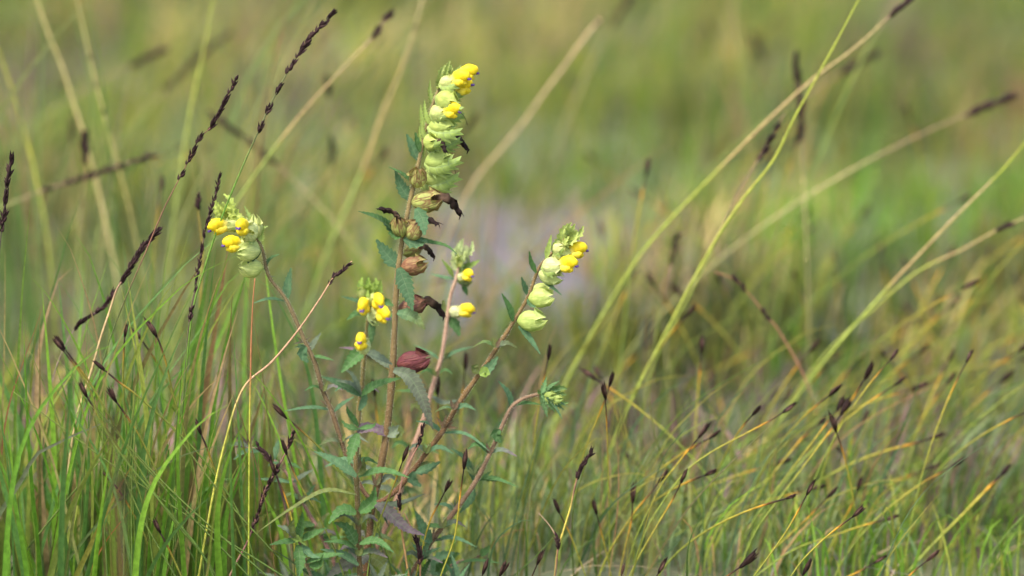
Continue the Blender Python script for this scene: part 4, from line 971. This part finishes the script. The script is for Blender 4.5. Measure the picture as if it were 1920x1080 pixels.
# long arching stems behind, out of focus
BG = 'long blurred stems arching behind the flowers'
for pts, y0, y1, lab, w, kw in (
    ([(1704, 0), (1690, 12), (1660, 38), (1600, 92), (1520, 152), (1430, 235), (1280, 388), (1200, 480), (1130, 590), (1070, 700)], .26, .26, 'long straw stem with dark tip crossing a yellow-green one, upper side', 8, dict(spikes=[(.0, .05, 8)], tan=(.06, .36), c0=(.2, .12, .08), c1=(.24, .26, .04), c2=(.2, .26, .05), scale=1.3)),
    ([(1616, -12), (1570, 75), (1530, 148), (1490, 220), (1450, 300), (1390, 378), (1330, 470), (1260, 600), (1180, 760), (1130, 880)], .17, .17, 'long yellow-green stem crossing the straw one, straight through', 7, dict(spikes=[], c0=(.28, .31, .04), c1=(.28, .29, .04), c2=(.22, .28, .05))),
    ([(1470, 215), (1448, 255), (1430, 285), (1412, 315), (1380, 370), (1310, 520), (1240, 650)], .22, .22, 'stem with dark brown spike half behind the yellow-green stem', 6, dict(spikes=[(.05, .2, 9)], c0=(.2, .12, .08), c1=(.24, .27, .05), scale=1.1)),
    ([(1930, 258), (1880, 318), (1800, 398), (1740, 460), (1660, 545), (1560, 660), (1470, 780), (1400, 890)], .22, .22, 'long stem yellow above, straw in the middle, green below', 7, dict(spikes=[], tan=(.12, .38), c0=(.28, .31, .04), c1=(.26, .3, .05))),
    ([(1940, 400), (1890, 422), (1868, 432), (1800, 470), (1720, 510), (1640, 578), (1560, 650), (1490, 740), (1400, 870)], .26, .26, 'long stem with a dark node on its straw part, arching low', 6.5, dict(spikes=[(.07, .11, 5)], tan=(.0, .22), c0=(.34, .22, .12), c1=(.26, .28, .05), scale=1.2)),
    ([(1340, 510), (1378, 525), (1410, 558), (1435, 590), (1460, 620), (1500, 690), (1530, 760)], .2, .2, 'bent brown stem with dark knots curving down to the right', 6, dict(spikes=[(.12, .22, 4), (.36, .44, 4)], c0=(.24, .12, .06), c1=(.17, .2, .05), turn=.6)),
    ([(1126, 36), (1100, 66), (1060, 122), (1020, 175), (980, 232), (940, 280), (890, 340), (840, 440), (800, 560)], .5, .5, 'blurred straw stem with dark tip leaning over the muddy patch', 8, dict(spikes=[(.0, .03, 3)], c0=(.42, .3, .16), c1=(.28, .27, .08), turn=.6, wt=6)),
    ([(796, -14), (775, 62), (756, 120), (735, 172), (715, 220), (690, 292), (650, 390), (610, 480), (570, 600)], .42, .42, 'blurred straw and green stem rising steeply left of the tall spike', 10, dict(spikes=[(.1, .13, 2)], tan=(.05, .36), c0=(.4, .32, .16), c1=(.24, .3, .07))),
    ([(728, 28), (712, 48), (700, 68), (660, 110), (560, 220), (470, 340), (400, 450), (340, 600)], .28, .28, 'blurred pale stem with two dark spikelets at its drooping tip', 7, dict(spikes=[(.0, .025, 4), (.045, .075, 4)], tan=(.08, .28), c0=(.3, .2, .12), c1=(.24, .29, .06), scale=1.2)),
    ([(66, -10), (90, 60), (118, 130), (140, 200), (160, 262), (190, 380), (215, 500)], .42, .42, 'blurred straw stem leaning left from the grass edge', 11, dict(spikes=[], c0=(.42, .34, .13), c1=(.38, .32, .14), turn=.6)),
    ([(142, -10), (158, 60), (178, 150), (205, 250), (235, 360), (260, 470)], .4, .4, 'blurred spotted straw stem parallel to the wider straw one', 8, dict(spikes=[(.2, .5, 3)], c0=(.4, .34, .12), c1=(.36, .3, .1))),
    ([(402, -10), (385, 80), (365, 170), (350, 250), (335, 350), (318, 470)], .4, .4, 'blurred yellow-green stem rising straight between two dark-spiked grasses', 9, dict(spikes=[], c0=(.3, .32, .06), c1=(.27, .3, .07))),
    ([(-6, 88), (20, 160), (40, 230), (60, 300), (85, 420), (100, 540)], .4, .4, 'blurred yellow stem leaning left beside the black beaded spike', 9, dict(spikes=[], c0=(.34, .32, .05), c1=(.28, .3, .06))),
    ([(156, 240), (158, 285), (160, 330), (150, 420), (146, 540)], .36, .36, 'blurred stem topped by a bushy brown seed tuft', 5, dict(spikes=[(.06, .22, 14)], c0=(.24, .16, .08), c1=(.22, .26, .07), scale=1.5)),
    ([(612, 150), (618, 200), (622, 270), (621, 330), (620, 440), (622, 560)], .5, .5, 'blurred upright stem with two brown spikes left of the tall flower', 5, dict(spikes=[(.0, .08, 6), (.28, .4, 7)], c0=(.26, .18, .1), c1=(.24, .26, .08), scale=1.4)),
    ([(1290, 440), (1270, 440), (1262, 470), (1245, 540), (1225, 640)], .34, .34, 'blurred stem with reddish spike between the two long yellow stems', 5, dict(spikes=[(.1, .35, 6)], c0=(.3, .16, .1), c1=(.22, .26, .06), scale=1.1)),
    ([(372, 370), (372, 400), (380, 470), (376, 560)], .14, .14, 'blurred stem with brown head behind the slender beaded spike', 6, dict(spikes=[(.0, .12, 5)], c0=(.26, .18, .04), c1=(.26, .28, .04))),
):
    moor(pts, y0, y1, lab, BG, w * .72, **kw)
# out-of-focus heads between camera and plant
FG = 'out-of-focus heads in front of the plants'
for px, py, y, lab in ((228, 930, -.42, 'very blurred reddish brown seed head close before the green tussock'), (1742, 915, -.5, 'very blurred reddish seed head close before the right rushes'), (1214, 628, -.45, 'very blurred dark seed head right of the drooping calyx pouches'),
                       (212, 806, -.45, 'faint blurred brown seed head above the reddish one in the tussock'), (1165, 800, -.55, 'very blurred purple-brown plume above the bristly dry stem')):
    moor([(px, py - 26), (px, py + 6), (px + 4, py + 120), (px + 6, py + 260)], y, y, lab, FG, 3.0, [(.0, .15, 11)], c0=(.20, .09, .06), c1=(.28, .2, .05), scale=1.1)
for i in range(60):
    y = random.uniform(.3, 2.3); x = random.uniform(-.5, .5) * (1 + y / 2.4)
    if bare(np.array(x), np.array(y)) > .4: continue
    h = random.uniform(.2, .36)
    lx = random.gauss(.09, .09); tone = random.choice([('straw-coloured', (.4, .32, .15)), ('green', (.2, .27, .06)), ('ochre', (.3, .26, .08))])
    P = smooth(loose_path(x, y, h, (lx, random.gauss(0, .04))), 40)
    way = 'leaning left' if lx < 0 else 'leaning far right' if lx > .1 else 'nearly upright'
    moor(None, 0, None, 'blurred %s moor grass stem with brown spike, %s in the background meadow' % (tone[0], way), '%s meadow moor grass %s' % (tone[0], way), random.uniform(3, 5), [(.0, random.choice([.08, .2]), 12)], c0=(.26, .17, .1), c1=tone[1], scale=random.uniform(1.2, 1.9), P=P, root=False, turn=.3)

# ================================================================ the green tussocks
def blade_mesh(mb, P, w, c0, c1, face, fold=.25, ns=16, tipw=.04):
    P = smooth(P, ns); T = np.gradient(P, axis=0); T /= np.linalg.norm(T, axis=1)[:, None]
    base_ = nrm(P[-1] - P[0]); perp = nrm(np.cross(base_, TOCAM))
    V, C, U = [], [], []
    for i in range(ns):
        t = i / (ns - 1); a = math.radians(face[0] + (face[1] - face[0]) * t)
        N = math.cos(a) * TOCAM + math.sin(a) * perp
        sd = nrm(np.cross(T[i], N)); N = nrm(np.cross(sd, T[i]))
        ww = w * .5 * max(tipw, min(1, .75 + t) * (1 - t ** 2.6))
        V += [P[i] - sd * ww + N * fold * ww, P[i], P[i] + sd * ww + N * fold * ww]
        c = np.array(c0) * (1 - t) + np.array(c1) * t
        C += [c] * 3; U += [[0, t, 0], [.5, t, 0], [1, t, 0]]
    F = [(i * 3 + j, i * 3 + j + 1, i * 3 + j + 4, i * 3 + j + 3) for i in range(ns - 1) for j in range(2)]
    mb.add(V, F, C, U)

def blade(par, root, tip, w, c0, c1, bend=.2, side=0.0, face=None, name='blade'):
    d = tip - root; L = np.linalg.norm(d)
    mid = root + d * .5 + np.array([-d[0] * bend + side, 0, L * bend * .5]); q = root + d * .8 + np.array([-d[0] * bend * .4 + side * .6, 0, L * bend * .45])
    mb = MB(); P = [root, mid, q, tip]
    a = random.uniform(-70, 70); blade_mesh(mb, P, w, c0, c1, face or (a, a + random.uniform(-50, 50)))
    make(name, mb, M['blade'], par, root)

GB = [((.10, .22, .02), (.13, .26, .03)), ((.14, .28, .025), (.20, .34, .04)), ((.08, .18, .04), (.12, .22, .055)), ((.13, .19, .03), (.25, .27, .05)), ((.07, .14, .03), (.30, .20, .08))]
def tussock(label, cx, cy, n, rx, ry, hmin, hmax, lean, wmin, wmax, straw=.06, pal=GB, name='grass_tussock', cat='grass', xmax=9.0):
    o = thing(name, label, cat, (cx, cy, gz(cx, cy)))
    for i in range(n):
        x, y = cx + random.gauss(0, rx), cy + random.gauss(0, ry)
        h = random.uniform(hmin, hmax); d = h * random.gauss(lean, .28)
        root = np.array([x, y, gz(x, y) - .005]); tip = np.array([x + d + (x - cx) * .4, y + random.gauss(0, .035), h])
        tip[0] = min(tip[0], xmax - random.uniform(0, .02))
        c0, c1 = random.choice(pal)
        if random.random() < straw: c0, c1 = (.22, .17, .07), random.choice([(.42, .26, .13), (.34, .29, .17), (.30, .15, .07)])
        v = random.uniform(.8, 1.2)
        blade(o, root, tip, random.uniform(wmin, wmax), np.array(c0) * v, np.array(c1) * v, random.uniform(.0, .3), random.gauss(0, .006))
    return o
def culms(par, rows):
    for (a, b, c, d, y) in rows:
        P = to_ground(pxpath([(a, b), ((a + c) / 2 - 8, (b + d) / 2 + 6), (c, d)], y, y, 24))
        mb = MB(); t = np.linspace(0, 1, len(P)); mb.tube(P, np.interp(t, [0, .2, 1], [.4, 1.5, 1.9]) * PX, np.outer(1 - t, (.12, .15, .03)) + np.outer(t, (.04, .085, .016)), 6)
        make('culm', mb, M['culm'], par, P[-1])
def gx(px, y): return W(px, 900, y)[0]
T1 = tussock('lush green grass tussock left of the flowering plants', gx(150, .02), .02, 200, .06, .05, .07, .225, .10, .0014, .0050, xmax=gx(500, .02))
T2 = tussock('bright green grass tussock between the lush tussock and the flower stems', gx(380, .12), .12, 100, .035, .04, .05, .14, .2, .0012, .0036, xmax=gx(520, .1))
T3 = tussock('tall loose pale green grass tussock behind the lush one', gx(150, .5), .5, 100, .10, .08, .12, .36, .10, .0015, .0040, .15, [((.11, .17, .05), (.20, .25, .08)), ((.13, .18, .06), (.28, .28, .10)), ((.08, .15, .04), (.15, .22, .06)), ((.2, .2, .07), (.34, .3, .1))])
TH = [((.07, .13, .03), (.13, .19, .05)), ((.10, .16, .03), (.22, .25, .045)), ((.06, .11, .045), (.10, .16, .07)), ((.16, .19, .04), (.32, .28, .05))]
tussock('fine-leaved green tussock at the foot of the low right branch', gx(960, .08), .10, 100, .05, .04, .035, .11, .20, .0008, .0018, .10, TH)
tussock('fine-leaved tussock of thin stems among the sharp rushes', gx(1260, .12), .16, 120, .08, .07, .04, .125, .35, .0008, .0018, .10, TH)
tussock('fine-leaved tussock right of the sharp rushes, yellowish', gx(1620, .16), .22, 130, .09, .08, .04, .12, .35, .0008, .0020, .12, TH)
tussock('thin grass tuft directly behind the flower stems', gx(700, .16), .20, 90, .06, .04, .05, .15, .15, .0009, .0022, .12, TH)
culms(T1, [(random.uniform(20, 300), random.uniform(620, 820), random.uniform(180, 600), 1085, random.uniform(-.05, .06)) for _ in range(10)])
culms(T1, [(random.uniform(150, 420), random.uniform(640, 860), random.uniform(-40, 380), 1085, random.uniform(-.05, .06)) for _ in range(9)])
# single blades that stand out
def single(label, pts, w, y, c0, c1, face=(10, 30)):
    P = to_ground(pxpath(pts[::-1], y, y, 20))[::-1]
    P = smooth(P, 22)
    mb = MB(); blade_mesh(mb, P, w * PX, c0, c1, face, ns=22); o = make('blade', mb, M['blade'], (T3 if y >= .03 else T2 if pts[0][0] > 280 else T1), P[0]); o['label'] = label
single('straight dark green blade rising beside the thin upright stem, broad', [(300, 1085), (318, 960), (330, 830), (340, 700), (343, 640)], 8, -.02, (.06, .13, .02), (.10, .17, .03))
single('broad bright green upright blade just left of the leaning flower head', [(362, 680), (372, 610), (384, 540), (396, 470)], 24, .1, (.10, .19, .03), (.12, .22, .035))
single('broad pale blade folded over into a thin dry tail', [(0, 960), (40, 900), (62, 858), (80, 845), (140, 815), (200, 790), (228, 770)], 11, -.03, (.10, .18, .05), (.22, .20, .14))
single('long thin blade arching right to the withered leafy top', [(100, 1085), (180, 985), (260, 905), (340, 855), (420, 834), (470, 832)], 6, -.025, (.08, .16, .03), (.20, .22, .10))
single('rust-orange dry blade slanting up in the tussock', [(160, 1085), (195, 1020), (225, 980), (243, 958)], 6, -.03, (.35, .2, .06), (.42, .16, .05))
single('rust red dry blade at the edge of pale grass', [(25, 730), (50, 660), (72, 600), (84, 560)], 5, .02, (.3, .14, .06), (.35, .14, .07))
single('yellow-green blade with orange tip leaning right across dark green ones', [(140, 1085), (180, 1000), (215, 930), (240, 885), (258, 856)], 12, -.04, (.12, .2, .03), (.34, .24, .05))
single('bright vertical blade standing alone above the grass', [(30, 740), (36, 640), (42, 540), (52, 430), (60, 360)], 7, .04, (.13, .23, .03), (.16, .24, .04))
single('dark green narrow blade leaning right, tall, above the pale tussock', [(60, 660), (100, 540), (130, 430), (160, 350)], 7, .10, (.08, .15, .04), (.10, .18, .05))
single('curved yellow blade sweeping low under the leafy shoot', [(330, 1085), (400, 1020), (470, 975), (560, 940)], 12, .02, (.12, .20, .03), (.12, .15, .03))
